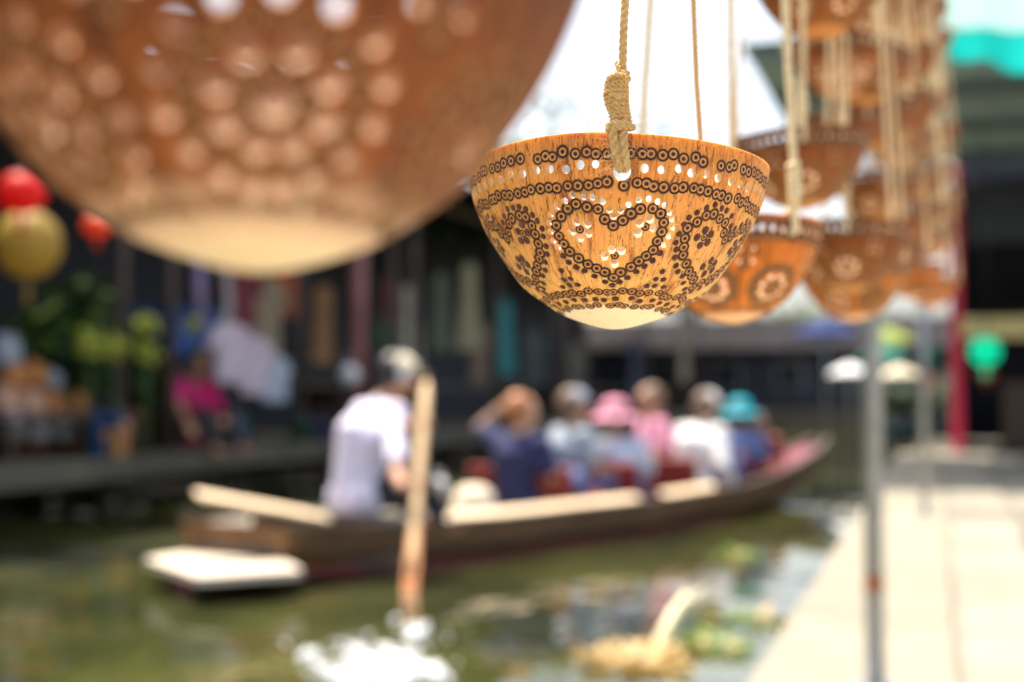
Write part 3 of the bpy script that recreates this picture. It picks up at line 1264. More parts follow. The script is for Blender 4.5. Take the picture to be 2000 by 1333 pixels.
for i in range(N_):
    for k in range(m_):
        k2 = (k + 1) % m_
        hull.f.append((i * m_ + k, i * m_ + k2, (i + 1) * m_ + k2, (i + 1) * m_ + k)); hull.mi.append(0)
hull.f.append(tuple(reversed(range(7)))); hull.mi.append(0)
hull.f.append(tuple(N_ * m_ + k for k in range(7))); hull.mi.append(0)
hull.build('hull', M_hull, boat, smooth=False)


def strip_along(t0, t1, side, w_in, w_out, dz, th, n=16, rise=0.0):
    mb = MB()
    for i in range(n + 1):
        t = t0 + (t1 - t0) * i / n
        w_, g_ = smooth_interp(W, t), smooth_interp(G_, t)
        for x, z in ((w_ - w_in, g_ + dz + rise), (w_ + w_out, g_ + dz), (w_ + w_out, g_ + dz + th), (w_ - w_in, g_ + dz + th + rise)):
            mb.v.append(Vector((side * x, t, z)))
    for i in range(n):
        for k in range(4):
            k2 = (k + 1) % 4
            f = (i * 4 + k, i * 4 + k2, (i + 1) * 4 + k2, (i + 1) * 4 + k)
            mb.f.append(f); mb.mi.append(0)
    mb.f.append((0, 1, 2, 3)); mb.f.append((n * 4 + 3, n * 4 + 2, n * 4 + 1, n * 4)); mb.mi += [0, 0]
    return mb


def PT(px):
    best = (1e9, 0)
    for k in range(400):
        t = .5 + k * .02
        c = ROT.transposed() @ (B(smooth_interp(W, t), t, .25) - CAM)
        best = min(best, (abs(1000 + c.x / -c.z * FPX - px), t))
    return best[1]


M_gun = mat('worn_gunwale_wood', (0.09, 0.06, 0.042), 0.5, 0.3, 6, stretch=(3, .4, 3))
strip_along(0.5, 8.05, 1, .025, .03, .002, .028, 40).build('gunwale', M_gun, boat, smooth=False)
strip_along(0.5, 8.05, -1, .025, .03, .002, .028, 40).build('gunwale', M_gun, boat, smooth=False)
strip_along(PT(880), PT(1245), 1, .035, .025, .030, .012, 12, .026).build('side_plank', M_plank, boat, smooth=False)
strip_along(PT(1295), PT(1395), 1, .035, .025, .030, .012, 8, .026).build('side_plank', M_plank, boat, smooth=False)
strip_along(2.0, 6.0, -1, .10, .03, .034, .022, 12).build('side_plank', M_gun, boat, smooth=False)
for k in range(4):                                         # rubbing strakes
    pass
strip_along(0.6, 7.9, 1, -.002, .022, -.10, .02, 40).build('rubbing_strake', M_dark_wood, boat, smooth=False)
strip_along(0.52, 5.0, 1, .03, -.012, -.235, .05, 20).build('waterline_band', mat('red_bottom_paint', (0.13, 0.015, 0.015), 0.5, .3, 5), boat, smooth=False)
# stern deck of boards, the long plank lying up at the back and the landing board by the water
for k in range(5):
    MB().box((-.30 + k * .15, 1.15, .262), (.145, 1.2, .02), bev=.004).build('deck_board', mat('grey_board', (0.24, 0.21, 0.17), .7, .25, 5, stretch=(3, .4, 3)), boat, smooth=False)
MB().box((0, .72, .12), (.60, .45, .22), bev=.02).build('stern_block', M_dark_wood, boat, smooth=False)
a_, b_ = PZ(372, 952, .46), PZ(640, 1016, .33)
a_ = P(384, 966, 6.75); b_ = P(640, 1012, 7.05)
la = BM.transposed() @ (a_ - BO); lb = BM.transposed() @ (b_ - BO)


def beam_between(mb, a, b, wd, th, bev=0.004, roll=0.0):
    a, b = Vector(a), Vector(b)
    d = (b - a)
    y = d.normalized()
    x = y.cross(Vector((0, 0, 1))).normalized()
    z = x.cross(y)
    mb.box((a + b) / 2, (wd, d.length, th), rot=Matrix((x, y, z)).transposed() @ Matrix.Rotation(roll, 3, 'Y'), bev=bev)
    return mb


beam_between(MB(), la, lb, .12, .022, roll=R(10)).build('stern_plank', M_plank, boat, smooth=False)
beam_between(MB(), la.lerp(lb, .45) - Vector((0, 0, .06)), lb - Vector((0, -.35, .05)), .10, .09).build('stern_rail', M_dark_wood, boat, smooth=False)
lp = [PZ(283, 1096, .12), PZ(485, 1062, .12), PZ(590, 1118, .12), PZ(385, 1132, .12)]
lpl = [BM.transposed() @ (q - BO) for q in lp]
cc = sum(lpl, Vector()) / 4
mb = MB()
top = [q + Vector((0, 0, .012)) for q in lpl]
bot = [q - Vector((0, 0, .022)) for q in lpl]
mb.add(top + bot, [(3, 2, 1, 0), (4, 5, 6, 7)] + [(i, (i + 1) % 4, (i + 1) % 4 + 4, i + 4) for i in range(4)])
M_whiteboard = mat('bleached_board', (0.66, 0.57, 0.46), .6, .08, 6, stretch=(3, .4, 3))
mb.build('landing_board', M_whiteboard, boat, smooth=False)
beam_between(MB(), cc + Vector((-.25, .1, -.05)), cc + Vector((.35, .9, -.05)), .3, .06).build('stern_keel', M_dark_wood, boat, smooth=False)
# bow deck in red, thwarts and maroon seat backs
mb = MB()
for t in (6.4, 6.9, 7.4, 7.8):
    w_, g_ = smooth_interp(W, t) - .03, smooth_interp(G_, t) - .012
    mb.v += [Vector((-w_, t, g_)), Vector((w_, t, g_)), Vector((w_, t, g_ + .02)), Vector((-w_, t, g_ + .02))]
for i in range(3):
    for k in range(4):
        mb.f.append((i * 4 + k, i * 4 + (k + 1) % 4, i * 4 + 4 + (k + 1) % 4, i * 4 + 4 + k)); mb.mi.append(0)
mb.f.append((0, 3, 2, 1)); mb.f.append((12, 13, 14, 15)); mb.mi += [0, 0]
mb.build('bow_deck', M_redpaint, boat, smooth=False)
for y in (2.45, 3.35, 4.2, 5.05, 5.85):
    MB().box((0, y, .10), (.86, .28, .025), bev=.006).build('thwart', M_dark_wood, boat, smooth=False)
for y in (3.15, 3.98, 4.85, 5.68):
    MB().box((0, y - .12, .30), (.80, .035, .34), rot=Matrix.Rotation(R(8), 3, 'X'), bev=.015).build('seat_back', M_maroon, boat, smooth=False)

# ------------------------------------------------------------------ people in the boat
def seated(lean=0.0, **kw):
    J = dict(pelvis=(0, 0, .12), chest=(0, .02 + lean * .4, .40), neck=(0, .03 + lean, .56), head=(0, .06 + lean * 1.35, .705),
             el_l=(-.24, .05 + lean * .6, .32), el_r=(.24, .05 + lean * .6, .32), ha_l=(-.16, .27, .27), ha_r=(.16, .27, .27),
             kn_l=(-.14, .40, .28), kn_r=(.14, .40, .28), ft_l=(-.14, .52, .02), ft_r=(.14, .52, .02))
    J.update(kw)
    return J


# the rower leans towards the bow and holds the oar on the side of the quay
OT, OB = P(833, 745, 7.55), PZ(796, 1218, -0.12)
H_up, H_lo = OT.lerp(OB, .205), OT.lerp(OB, .47)


def to_local(p, loc, rz, sc=1.0):
    return Matrix.Rotation(-rz, 3, 'Z') @ (p - Vector(loc)) / sc


rl = P(668, 1016, 7.45)
rl.z = .22
rrz = R(-38)
hu, hl_ = to_local(H_up, rl, rrz), to_local(H_lo, rl, rrz)
J = seated(0.0, pelvis=(0, .07, .15), chest=(0.0, .14, .46), neck=(.0, .24, .655), head=(.02, .33, .80), look=(.25, 1, -.25))
for s_, hpos in (('r', hl_), ('l', hu)):
    J['ha_' + s_] = hpos + Vector((-.02, -.085, 0))
    J['hd_' + s_] = (0.2, 1, 0)
    J['hp_' + s_] = (1, 0, 0) if s_ == 'l' else (1, 0, 0)
    J['curl_' + s_] = .8
sh_r = Vector((.17, .22, .60)); sh_l = Vector((-.17, .22, .60))
J['sh_r'] = sh_r; J['sh_l'] = sh_l
print('ROWER hands', J['ha_r'], J['ha_l'])
J['el_r'] = (sh_r + Vector(J['ha_r'])) / 2 + Vector((.06, -.04, -.12))
J['el_l'] = (sh_l + Vector(J['ha_l'])) / 2 + Vector((-.04, -.02, -.10))
person('boat rower in a loose lilac white shirt and beige cap leaning on the oar', rl, rrz, J, M_lilac, M_skin, M_hair,
       hat=M_cream, sleeves='short', trousers=mat('dark_trousers', (.03, .03, .05), .9, .1, 10), headphones=True)
# oar
oar = empty('oar', 'pale wooden oar held upright by the rower and dipping into the water', 'oar', OT)
d = OB - OT
mb = MB()
seg = []
for k in range(13):
    t = k / 12
    seg.append(((0, 0, 0) if k == 0 else tuple(d * t * .82), (.010 if k == 0 else .031 - .008 * t)))
mb.tube([s_[0] for s_ in seg], [s_[1] for s_ in seg], 12)
mb.build('shaft', mat('oar_wood', (0.66, 0.45, 0.24), .5, .2, 5, stretch=(3, 3, .5)), oar)
mb = MB()
bl0, bl1 = d * .60, d * 1.0
x = d.normalized().cross(Vector((0, 1, 0))).normalized()
z = x.cross(d.normalized())
for t, hw in ((0, .026), (.15, .030), (.5, .036), (.85, .036), (1, .03)):
    p = bl0.lerp(bl1, t)
    mb.v += [p - x * hw - z * .007, p + x * hw - z * .007, p + x * hw + z * .007, p - x * hw + z * .007]
for i in range(4):
    for k in range(4):
        mb.f.append((i * 4 + k, i * 4 + (k + 1) % 4, i * 4 + 4 + (k + 1) % 4, i * 4 + 4 + k)); mb.mi.append(0)
mb.f.append((0, 3, 2, 1)); mb.f.append((16, 17, 18, 19)); mb.mi += [0, 0]
mb.build('blade', mat('oar_blade_orange', (0.55, 0.20, 0.06), .5, .2, 5), oar, smooth=False)


def seat_at(px, y_head, D, z=.06):
    p = P(px, y_head, D)
    return Vector((p.x, p.y, z)), p.z


def boat_person(px, y_top, bx, label, shirt, skin, hair, rz=-19, lean=0.0, **kw):
    """bx: place across the boat; y along it is found from the photograph's column"""
    Jx = kw.pop('J', {})
    best = None
    for k in range(200):
        t = 2 + k * .03
        p = B(bx, t, .8)
        c = ROT.transposed() @ (p - CAM)
        q = 1000 + c.x / -c.z * FPX
        if best is None or abs(q - px) < best[0]:
            best = (abs(q - px), t, -c.z)
    t, D = best[1], best[2]
    top = CAM.z + (ray(px, y_top) * D).z
    base = B(bx, t, .05)
    sc = kw.pop('scale', 1.0)
    base.z = top - .825 * sc
    base.z = max(base.z, smooth_interp(K_, t) + .05)
    print('person', label[:20], 't=%.2f D=%.2f basez=%.2f' % (t, D, base.z))
    return person(label, base, R(rz), seated(lean, **Jx), shirt, skin, hair, scale=sc, **kw)


boat_person(1008, 766, .0, 'passenger in a navy shirt with auburn hair raising one bare arm to the head', M_navy, M_skin_pale, M_auburn, rz=-25,
            J=dict(el_l=(-.40, .10, .60), ha_l=(-.20, .10, .74), hd_l=(.8, 0, .2), hp_l=(.3, 0, -1), look=(.2, 1, .1)), scale=1.04)
boat_person(1108, 760, -.05, 'passenger in a grey cap and grey blue shirt behind the navy shirted one', M_greyblue, M_skin, M_brownhair, rz=-45, hat=M_grey_cap, scale=1.02)
boat_person(1205, 786, .12, 'passenger in a pale blue shirt under a soft pink sun hat', mat('pale_blue_cotton', (.55, .62, .78), .9, .06, 8), M_skin_pale, M_brownhair, rz=20, hat=M_pink, hatstyle='brim', scale=.98)
boat_person(1280, 752, -.2, 'brown haired passenger with dark sunglasses and a rose pink shirt', M_pink, M_skin, M_brownhair, rz=120, glasses=True, scale=1.02)
boat_person(1352, 764, .15, 'passenger in a white cap and loose white long sleeved shirt leaning on the gunwale', M_white, M_skin_pale, M_brownhair, rz=-28, hat=M_white, sleeves='long', lean=.10,
            J=dict(ha_r=(.26, .12, .16), el_r=(.26, .02, .30), ft_l=(-.13, .34, .03), ft_r=(.10, .34, .03), kn_l=(-.14, .34, .30), kn_r=(.12, .34, .30)), scale=1.04)
boat_person(1436, 792, -.14, 'passenger in a turquoise hood and blue top near the red bow', M_denim, M_skin, M_brownhair, rz=-8, hat=M_cyan, hatstyle='brim', lean=.06, scale=.98, J=dict(ft_l=(-.1, .30, .02), ft_r=(.1, .30, .02), kn_l=(-.12, .32, .30), kn_r=(.12, .32, .30)))
boat_person(1492, 812, -.05, 'small passenger in a dark red shirt sitting furthest forward by the bow', M_maroon, M_skin, M_hair, rz=162, lean=.05, scale=.80, trousers=M_black,
            J=dict(ft_l=(-.07, .28, .04), ft_r=(.07, .28, .04), kn_l=(-.08, .30, .30), kn_r=(.08, .30, .30)))

# things lying in the boat
p = B(.05, 2.45, .21)
hb = MB()
hb.lathe([(.001, .17), (.06, .165), (.11, .13), (.13, .07), (.135, .0), (.20, -.02), (.205, -.03), (.13, -.012)], 24)
tag(hb.build('straw_hat', M_cream, loc=p), 'round cream straw hat lying on a thwart behind the oar', 'hat')
for px, py, D, lab, mm, s_ in ((856, 950, 8.2, 'small white plastic bag lying in the boat beside the oar', M_white, .055),
                               (1168, 874, 9.7, 'round white shape on the lap by the pink hat, its white standing in for light', M_white, .075)):  # white ball stands in for a brightly lit spot on the lap
    mb = MB()
    mb.ball((0, 0, 0), s_, 14, sc=(1, .9, .95))
    mb.tube([(-s_ * .5, 0, s_ * .7), (-s_ * .3, 0, s_ * 1.4), (s_ * .3, 0, s_ * 1.4), (s_ * .5, 0, s_ * .7)], .006, 6)
    tag(mb.build('bag', mm, loc=P(px, py, D)), lab, 'bag')
mb = MB()
mb.box((0, 0, .09), (.24, .34, .18), bev=.03)
mb.tube([(-.08, 0, .17), (-.06, 0, .25), (.06, 0, .25), (.08, 0, .17)], .01, 6)
tag(mb.build('day_pack', mat('orange_red_nylon', (.55, .08, .03), .6, .1, 20), loc=B(.18, 3.55, .10)), 'orange red day pack standing against the maroon seat back', 'bag')

# ------------------------------------------------------------------ water splash and floating plants
rr = random.Random(11)
sp = PZ(735, 1290, 0)
mb = MB()
clumps = [(603, 1292, .034), (632, 1318, .026), (700, 1283, .030), (722, 1300, .036), (752, 1278, .026), (768, 1296, .04), (690, 1318, .04),
          (742, 1330, .05), (800, 1292, .034), (808, 1322, .045), (842, 1312, .030), (858, 1336, .034), (815, 1240, .040), (806, 1254, .028),
          (775, 1216, .012), (660, 1336, .034), (700, 1345, .05), (780, 1345, .05)]
for px, py, rad in clumps:  # dense white clumps of foam also imitate sun glints on the splash
    c = PZ(px, py, 0)
    for k in range(int(1500 * rad)):
        d_ = Vector((rr.gauss(0, 1), rr.gauss(0, 1), 0)).normalized() * rad * rr.random() ** .5
        mb.ball((c.x + d_.x, c.y + d_.y, abs(rr.gauss(0, rad * .4)) + .004), rr.uniform(.006, .014), 6)
for k in range(60):
    o = PZ(rr.gauss(745, 70), 1305 + rr.gauss(0, 22), 0)
    mb.ball((o.x, o.y, abs(rr.gauss(0, .03)) + .004), rr.uniform(.003, .010), 6)
M_foam = mat('water_foam', (.95, .96, .97), .3, .03, 30)
tag(mb.build('water_splash', M_foam), 'white foam and drops splashing where the oar meets the water', 'splash', kind='stuff')


def leaf(mb, base, d, length, width, droop=.3, mi=0):
    base = Vector(base)
    d = Vector(d).normalized()
    s_ = d.cross(Vector((0, 0, 1)))
    s_ = s_.normalized() if s_.length > .01 else Vector((1, 0, 0))
    n_ = 5
    b0 = len(mb.v)
    p = base.copy()
    dd = d.copy()
    for k in range(n_ + 1):
        t = k / n_
        w_ = width * math.sin(PI * min(1, .12 + t * .88)) * .5
        up_ = s_.cross(dd).normalized()
        mb.v += [p - s_ * w_ + up_ * w_ * .25, p, p + s_ * w_ + up_ * w_ * .25]
        p = p + dd * length / n_
        dd = (dd - Vector((0, 0, droop / n_))).normalized()
    for k in range(n_):
        for j in (0, 1):
            a = b0 + k * 3 + j
            mb.f.append((a, a + 1, a + 4, a + 3)); mb.mi.append(mi)


M_hya = mat('hyacinth_leaf', (.16, .24, .03), .3, .35, 10, transl=.35)
M_hya_dry = mat('dry_hyacinth', (.50, .34, .12), .5, .3, 10, transl=.3)
for k, (px, py, n_, rad, lab, mm) in enumerate(((1250, 1300, 60, .17, 'clump of dry yellow water hyacinth floating nearest the splash', M_hya_dry),
                                                (1370, 1270, 46, .15, 'green water hyacinth clump floating beside the quay edge', M_hya),
                                                (1440, 1090, 16, .10, 'small yellow green floating plant beyond the other hyacinth clumps', M_hya),
                                                (1460, 1215, 26, .14, 'flat green floating leaves close beside the quay kerb', M_hya))):
    c = PZ(px, py, 0.0)
    root = empty('floating_plant', lab, 'water plant', c, 0, None)
    for q in range(n_):
        mb = MB()
        a = rr.uniform(0, 2 * PI)
        l = rad * math.sqrt(rr.random())
        o = Vector((math.cos(a) * l, math.sin(a) * l, 0))
        d = Vector((math.cos(a + rr.uniform(-1, 1)), math.sin(a + rr.uniform(-1, 1)), rr.uniform(.15, 1.1)))
        leaf(mb, o, d, rr.uniform(.06, .12), rr.uniform(.035, .06), .8)
        mb.build('leaf', mm if rr.random() < .75 else M_hya_dry, root)
a_, b_ = PZ(1268, 1285, .02), PZ(1268, 1285, .02)
p1 = P(1342, 1160, 5.25); p0 = P(1272, 1290, 5.05)
mb = MB()
mb.tube([p0, p0.lerp(p1, .3) + Vector((0, 0, .01)), p0.lerp(p1, .7) + Vector((0, 0, .012)), p1], [.022, .024, .020, .010], 8)
mb.tube([p0.lerp(p1, .7) + Vector((0, 0, .012)), p1 + Vector((.06, .05, .02))], [.014, .006], 6)
tag(mb.build('palm_stalk', mat('bleached_stalk', (.82, .72, .45), .5, .15, 30)), 'pale bleached palm stalk sticking up out of the floating plants', 'stalk')

# ------------------------------------------------------------------ far bank stalls
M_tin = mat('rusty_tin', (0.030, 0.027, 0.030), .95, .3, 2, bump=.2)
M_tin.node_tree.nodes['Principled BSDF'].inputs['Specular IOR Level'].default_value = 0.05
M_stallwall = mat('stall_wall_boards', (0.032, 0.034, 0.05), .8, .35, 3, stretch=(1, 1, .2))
M_post = mat('stall_post', (0.10, 0.07, 0.06), .7, .3, 6)


def tin_roof(mb, x0, x1, y0, y1, z0, z1, pitch=.18, amp=.02, th=.01):
    """corrugated sheet, ridges running down the slope (x)"""
    n_ = int((y1 - y0) / (pitch / 2))
    b0 = len(mb.v)
    for i in range(n_ + 1):
        y = y0 + (y1 - y0) * i / n_
        dz = amp if i % 2 else -amp
        for x, z in ((x0, z0), (x1, z1)):
            mb.v.append(Vector((x, y, z + dz)))
            mb.v.append(Vector((x, y, z + dz - th)))
    for i in range(n_):
        a, c = b0 + i * 4, b0 + i * 4 + 4
        mb.f += [(a, a + 2, c + 2, c), (a + 1, c + 1, c + 3, a + 3), (a, c, c + 1, a + 1), (a + 2, a + 3, c + 3, c + 2)]
        mb.mi += [0] * 4
    return mb


stall_specs = [(-2.5, 4.5, 3.3, 'tin roofed canal stall nearest the left edge with a dark open front'),
               (4.7, 10.8, 3.5, 'tin roofed canal stall behind the leafy plants and lanterns'),
               (11.0, 17.0, 3.7, 'tin roofed canal stall behind the pink shirted vendor'),
               (17.2, 25.0, 3.6, 'tin roofed clothes stall with faded garments behind the boat'),
               (25.2, 40.8, 3.7, 'furthest tin roofed canal stall near the end of the canal')]
for y0, y1, z, lab in stall_specs:
    st = empty('market_stall', lab, 'stall', (-8.0, (y0 + y1) / 2, .415), 0, None)
    cy = (y0 + y1) / 2
    L_ = y1 - y0
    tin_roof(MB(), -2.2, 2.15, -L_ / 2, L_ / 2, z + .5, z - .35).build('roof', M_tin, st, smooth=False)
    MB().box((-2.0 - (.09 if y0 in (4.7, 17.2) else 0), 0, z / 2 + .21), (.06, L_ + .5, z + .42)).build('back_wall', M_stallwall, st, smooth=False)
    for yy in (-L_ / 2 + .3, 0, L_ / 2 - .3):
        MB().tube([(1.45, yy, 0), (1.45, yy, z - .25)], .05, 8).build('post', M_post, st)
    MB().box((.75, 0, .62), (.7, L_ - 1.2, .05)).build('counter', M_dark_wood, st, smooth=False)
    for yy in (-L_ / 2 + .8, L_ / 2 - .8):
        MB().box((.75, yy, .30), (.6, .06, .60)).build('counter_leg', M_dark_wood, st, smooth=False)
    MB().box((1.3, 0, z - .42), (.05, L_ - .3, .12)).build('eave_beam', M_post, st, smooth=False)


# garments on hangers
def garment(px, py, X, h, w_, colr, lab, style='shirt'):
    c = PX(px, py, X)
    root = empty('garment', lab, 'garment', c, R(90 - 20), 'garments hanging in the far bank stalls')
    mb = MB()
    hw = w_ / 2
    prof = [(-hw * .35, h / 2), (-hw * 1.0, h * .40), (-hw * 1.25, h * .12), (-hw * .95, h * .08), (-hw * .8, h * .2), (-hw * .85, -h / 2),
            (hw * .85, -h / 2), (hw * .8, h * .2), (hw * .95, h * .08), (hw * 1.25, h * .12), (hw * 1.0, h * .40), (hw * .35, h / 2)]
    if style == 'dress':
        prof = [(-hw * .35, h / 2), (-hw * .7, h * .45), (-hw * .55, h * .2), (-hw * 1.0, -h / 2), (hw * 1.0, -h / 2), (hw * .55, h * .2), (hw * .7, h * .45), (hw * .35, h / 2)]
    nn = len(prof)
    f_ = [Vector((x, .03 + .02 * math.sin(x * 40), z)) for x, z in prof]
    k_ = [Vector((x, -.03 + .02 * math.sin(x * 40), z)) for x, z in prof]
    mb.add(f_ + k_, [tuple(reversed(range(nn))), tuple(range(nn, 2 * nn))] + [(i, (i + 1) % nn, (i + 1) % nn + nn, i + nn) for i in range(nn)])
    mb.build('cloth', mat('cloth_%s' % '_'.join(str(int(c_ * 100)) for c_ in colr), colr, .9, .25, 9), root, smooth=False)
    MB().tube([(-hw * .8, 0, h * .42), (0, 0, h * .53), (hw * .8, 0, h * .42)], .008, 6).build('hanger', M_black, root)
    MB().tube([(0, 0, h * .53), (0, 0, h * .53 + .12)], .004, 6).build('hook', M_steel, root)
    return root


cols = [(470, 590, .8, (.16, .03, .04), 'dark red hanging shirt above the lilac blouses', 'shirt'),
        (560, 565, .6, (.45, .10, .04), 'rust orange shirt hanging under the big carved bowl', 'shirt'),
        (520, 620, .8, (.28, .22, .14), 'sand coloured shirt hanging beside the dark red one', 'shirt'),
        (630, 635, .9, (.30, .16, .07), 'amber brown dress hanging left of the pink post', 'dress'),
        (760, 620, 1.0, (.16, .05, .06), 'wine red dress hanging right of the pink post', 'dress'),
        (800, 640, 1.1, (.42, .40, .32), 'bone coloured long dress hanging above the oar', 'dress'),
        (755, 680, .7, (.05, .10, .06), 'bottle green shirt hanging just above the rower', 'shirt'),
        (860, 610, 1.1, (.10, .12, .08), 'moss green dress hanging right of the bone coloured one', 'dress'),
        (915, 600, 1.3, (.30, .28, .17), 'khaki long dress hanging under the left side of the heart bowl', 'dress'),
        (935, 690, .9, (.20, .14, .10), 'brown shirt hanging below the khaki dress', 'shirt'),
        (985, 660, 1.2, (.03, .22, .24), 'teal dress hanging below the heart bowl', 'dress'),
        (1040, 700, 1.0, (.05, .07, .07), 'charcoal shirt hanging right of the teal dress', 'shirt'),
        (1120, 730, 1.2, (.10, .10, .08), 'dark olive shirt hanging above the grey cap', 'shirt'),
        (1335, 690, 1.6, (.30, .26, .17), 'straw coloured long dress hanging below the second bowl', 'dress'),
        (1430, 720, 1.7, (.36, .30, .24), 'beige long dress hanging above the turquoise hood', 'dress'),
        (1480, 740, 1.5, (.18, .05, .05), 'brick red dress hanging above the bow', 'dress'),
        (1500, 790, 1.4, (.32, .14, .13), 'faded red shirt hanging furthest along near the bow', 'shirt'),
        (1240, 720, 1.4, (.04, .05, .09), 'midnight blue dress hanging above the pink hat', 'dress'),
        (1540, 750, 1.6, (.10, .16, .15), 'sea green dress hanging left of the steel post', 'dress')]
for px, py, h, c_, lab, stl in cols:
    garment(px, py, -6.75, h, h * .42 if stl == 'dress' else h * .6, c_, lab, stl)
for px, py, h, lab in ((450, 690, .55, 'lilac white blouse hanging nearest the pink shirted vendor'),
                       (495, 715, .55, 'lilac white blouse hanging between two others'),
                       (535, 740, .45, 'pale blue white blouse hanging lowest of the three')):
    garment(px, py, -6.3, h, h * .8, (.62, .52, .62) if px < 520 else (.42, .5, .6), lab)
mb = MB()
mb.tube([PX(392, 470, -6.4), PX(388, 560, -6.4), PX(395, 650, -6.4)], [.05, .06, .04], 8)
tag(mb.build('scarf', mat('purple_scarf', (.30, .24, .42), .9, .2, 10)), 'dull purple scarf hanging down under the big carved bowl', 'scarf')
mb = MB()
mb.tube([PX(440, 500, -6.4), PX(446, 600, -6.4), PX(425, 660, -6.4), PX(405, 690, -6.4)], [.035, .045, .05, .03], 8)
tag(mb.build('scarf', mat('grey_scarf', (.42, .38, .38), .9, .2, 10)), 'pale grey scarf curving down beside the purple scarf', 'scarf')
p = PX(700, 540, -6.2)
mb = MB()
mb.tube([Vector((p.x, p.y, .415)), Vector((p.x, p.y, 3.3))], .09, 12)
tag(mb.build('wooden_post', mat('pink_post_paint', (.32, .13, .12), .7, .3, 4)), 'thick faded pink post on the far bank left of the rower', 'post')
mb = MB()
mb.ball(PX(682, 733, -6.1), .11, 16)
mb.tube([PX(682, 733, -6.1), PX(682, 690, -6.1)], .01, 6)
tag(mb.build('round_lamp', mat('white_globe', (.8, .82, .86), .3, .05, 10)), 'small white globe lamp hanging in front of the pink post', 'lamp')

# the vendor crouching on the far bank
vl = PX(360, 872, -6.75)
vl.z = .42
J = seated(.10, look=(.6, 1, -.3), el_r=(.34, .30, .38), ha_r=(.40, .52, .22), el_l=(-.22, .2, .28), ha_l=(-.05, .42, .25))
person('vendor in a hot pink shirt crouching at the edge of the far bank', vl, R(-110), J, M_hotpink, M_skin, M_hair, trousers=M_black, scale=1.12)


def bucket(px, py, X, r, h, mm, lab):
    c = PX(px, py, X)
    mb = MB()
    mb.lathe([(.001, 0), (r * .8, 0), (r, h), (r * 1.06, h), (r * 1.06, h - .02), (r * .98, h - .02), (r * .76, .02), (.001, .02)], 20)
    root = empty('bucket', lab, 'bucket', (c.x, c.y, .415))
    mb.build('pail', mm, root)
    MB().tube([(r * math.cos(a), 0, h + r * .9 * math.sin(a)) for a in [PI * k / 10 for k in range(11)]], .006, 6).build('handle', M_steel, root)


bucket(462, 850, -6.6, .11, .24, mat('blue_plastic', (.03, .22, .45), .4, .1, 10), 'light blue bucket on the far bank right of the vendor')
bucket(584, 835, -6.6, .12, .22, mat('green_plastic', (.0, .28, .12), .4, .1, 10), 'green bucket on the far bank left of the rower')
bucket(625, 835, -6.6, .13, .20, mat('violet_plastic', (.14, .12, .32), .4, .1, 10), 'violet bucket on the far bank right behind the rower')
bucket(200, 862, -6.5, .16, .34, mat('deep_blue_plastic', (.02, .12, .42), .4, .1, 10), 'deep blue bucket on the far bank beside the stacked snacks')

# tarpaulin and stacked goods
p = PX(345, 660, -6.9)
mb = MB()
mb.box((0, 0, 0), (.5, .9, .45), bev=.08)
mb.box((0, 0, .24), (.54, .94, .04), bev=.01)
tag(mb.build('cool_box', mat('blue_box_plastic', (.01, .09, .38), .5, .1, 10), loc=p, smooth=False), 'deep blue cool box raised behind the vendor', 'box')
tag(MB().box((0, 0, 0), (.4, 1.0, p.z - .24 - .415), bev=.01).build('box_stand', M_dark_wood, loc=(p.x, p.y, (p.z - .24 + .415) / 2), smooth=False), 'dark wooden stand under the deep blue cool box', 'stand')
M_kraft = mat('brown_kraft', (.52, .24, .09), .8, .25, 6)
M_clear = mat('white_poly', (.55, .58, .66), .3, .2, 12)
M_peach = mat('peach_snack', (.62, .36, .24), .6, .3, 14)
rr = random.Random(31)


def basket(px, py, z0, X, r, h, mm, lab, grp='woven baskets and packs stacked on the far bank counter'):
    c = PX(px, py, X)
    root = empty('basket', lab, 'basket', (c.x, c.y, z0), rr.uniform(0, 3), grp)
    mb = MB()
    mb.lathe([(.001, 0), (r * .8, 0), (r * .9, h * .5), (r, h), (r * .94, h), (r * .84, h * .5), (r * .74, .01), (.001, .01)], 16)
    mb.build('weave', mm, root, smooth=False)
    MB().lathe([(r, h - .02), (r + .015, h), (r, h + .02), (r - .015, h), (r, h - .02)], 16).build('rim_band', mm, root)
    g = MB()
    for q in range(14):
        a, l = rr.uniform(0, 6.28), r * .7 * math.sqrt(rr.random())
        g.ball((l * math.cos(a), l * math.sin(a), h + rr.uniform(-.02, .05)), rr.uniform(.03, .05), 6)
    tag(g.build('snack_pile', M_peach if mm is M_kraft else M_clear, root), kind='stuff')


tb = PX(80, 880, -6.9)
t_ = empty('display_table', 'low display table holding stacked snacks at the left edge', 'table', (tb.x, tb.y, .415))
MB().box((0, 0, .30), (.8, 1.9, .04), bev=.01).build('table_top', M_dark_wood, t_, smooth=False)
for sx in (-.35, .35):
    for sy in (-.88, .88):
        MB().box((sx, sy, .14), (.05, .05, .28)).build('leg', M_dark_wood, t_, smooth=False)
TZ = .415 + .32
def pack(px, py, s_, mm, lab, nm='snack_pack', cat='pack'):
    c = PX(px, py, -6.85)
    mb = MB()
    mb.box((0, 0, 0), (s_ * .9, s_, s_ * .95), bev=s_ * .2)
    mb.box((0, 0, s_ * .55), (s_ * .2, s_ * .8, s_ * .22), bev=.01)
    o = tag(mb.build(nm, mm, loc=c, smooth=False), lab, cat, 'snack packs stacked on the display table')
    o.rotation_euler = (0, 0, rr.uniform(-.4, .4))
    return o


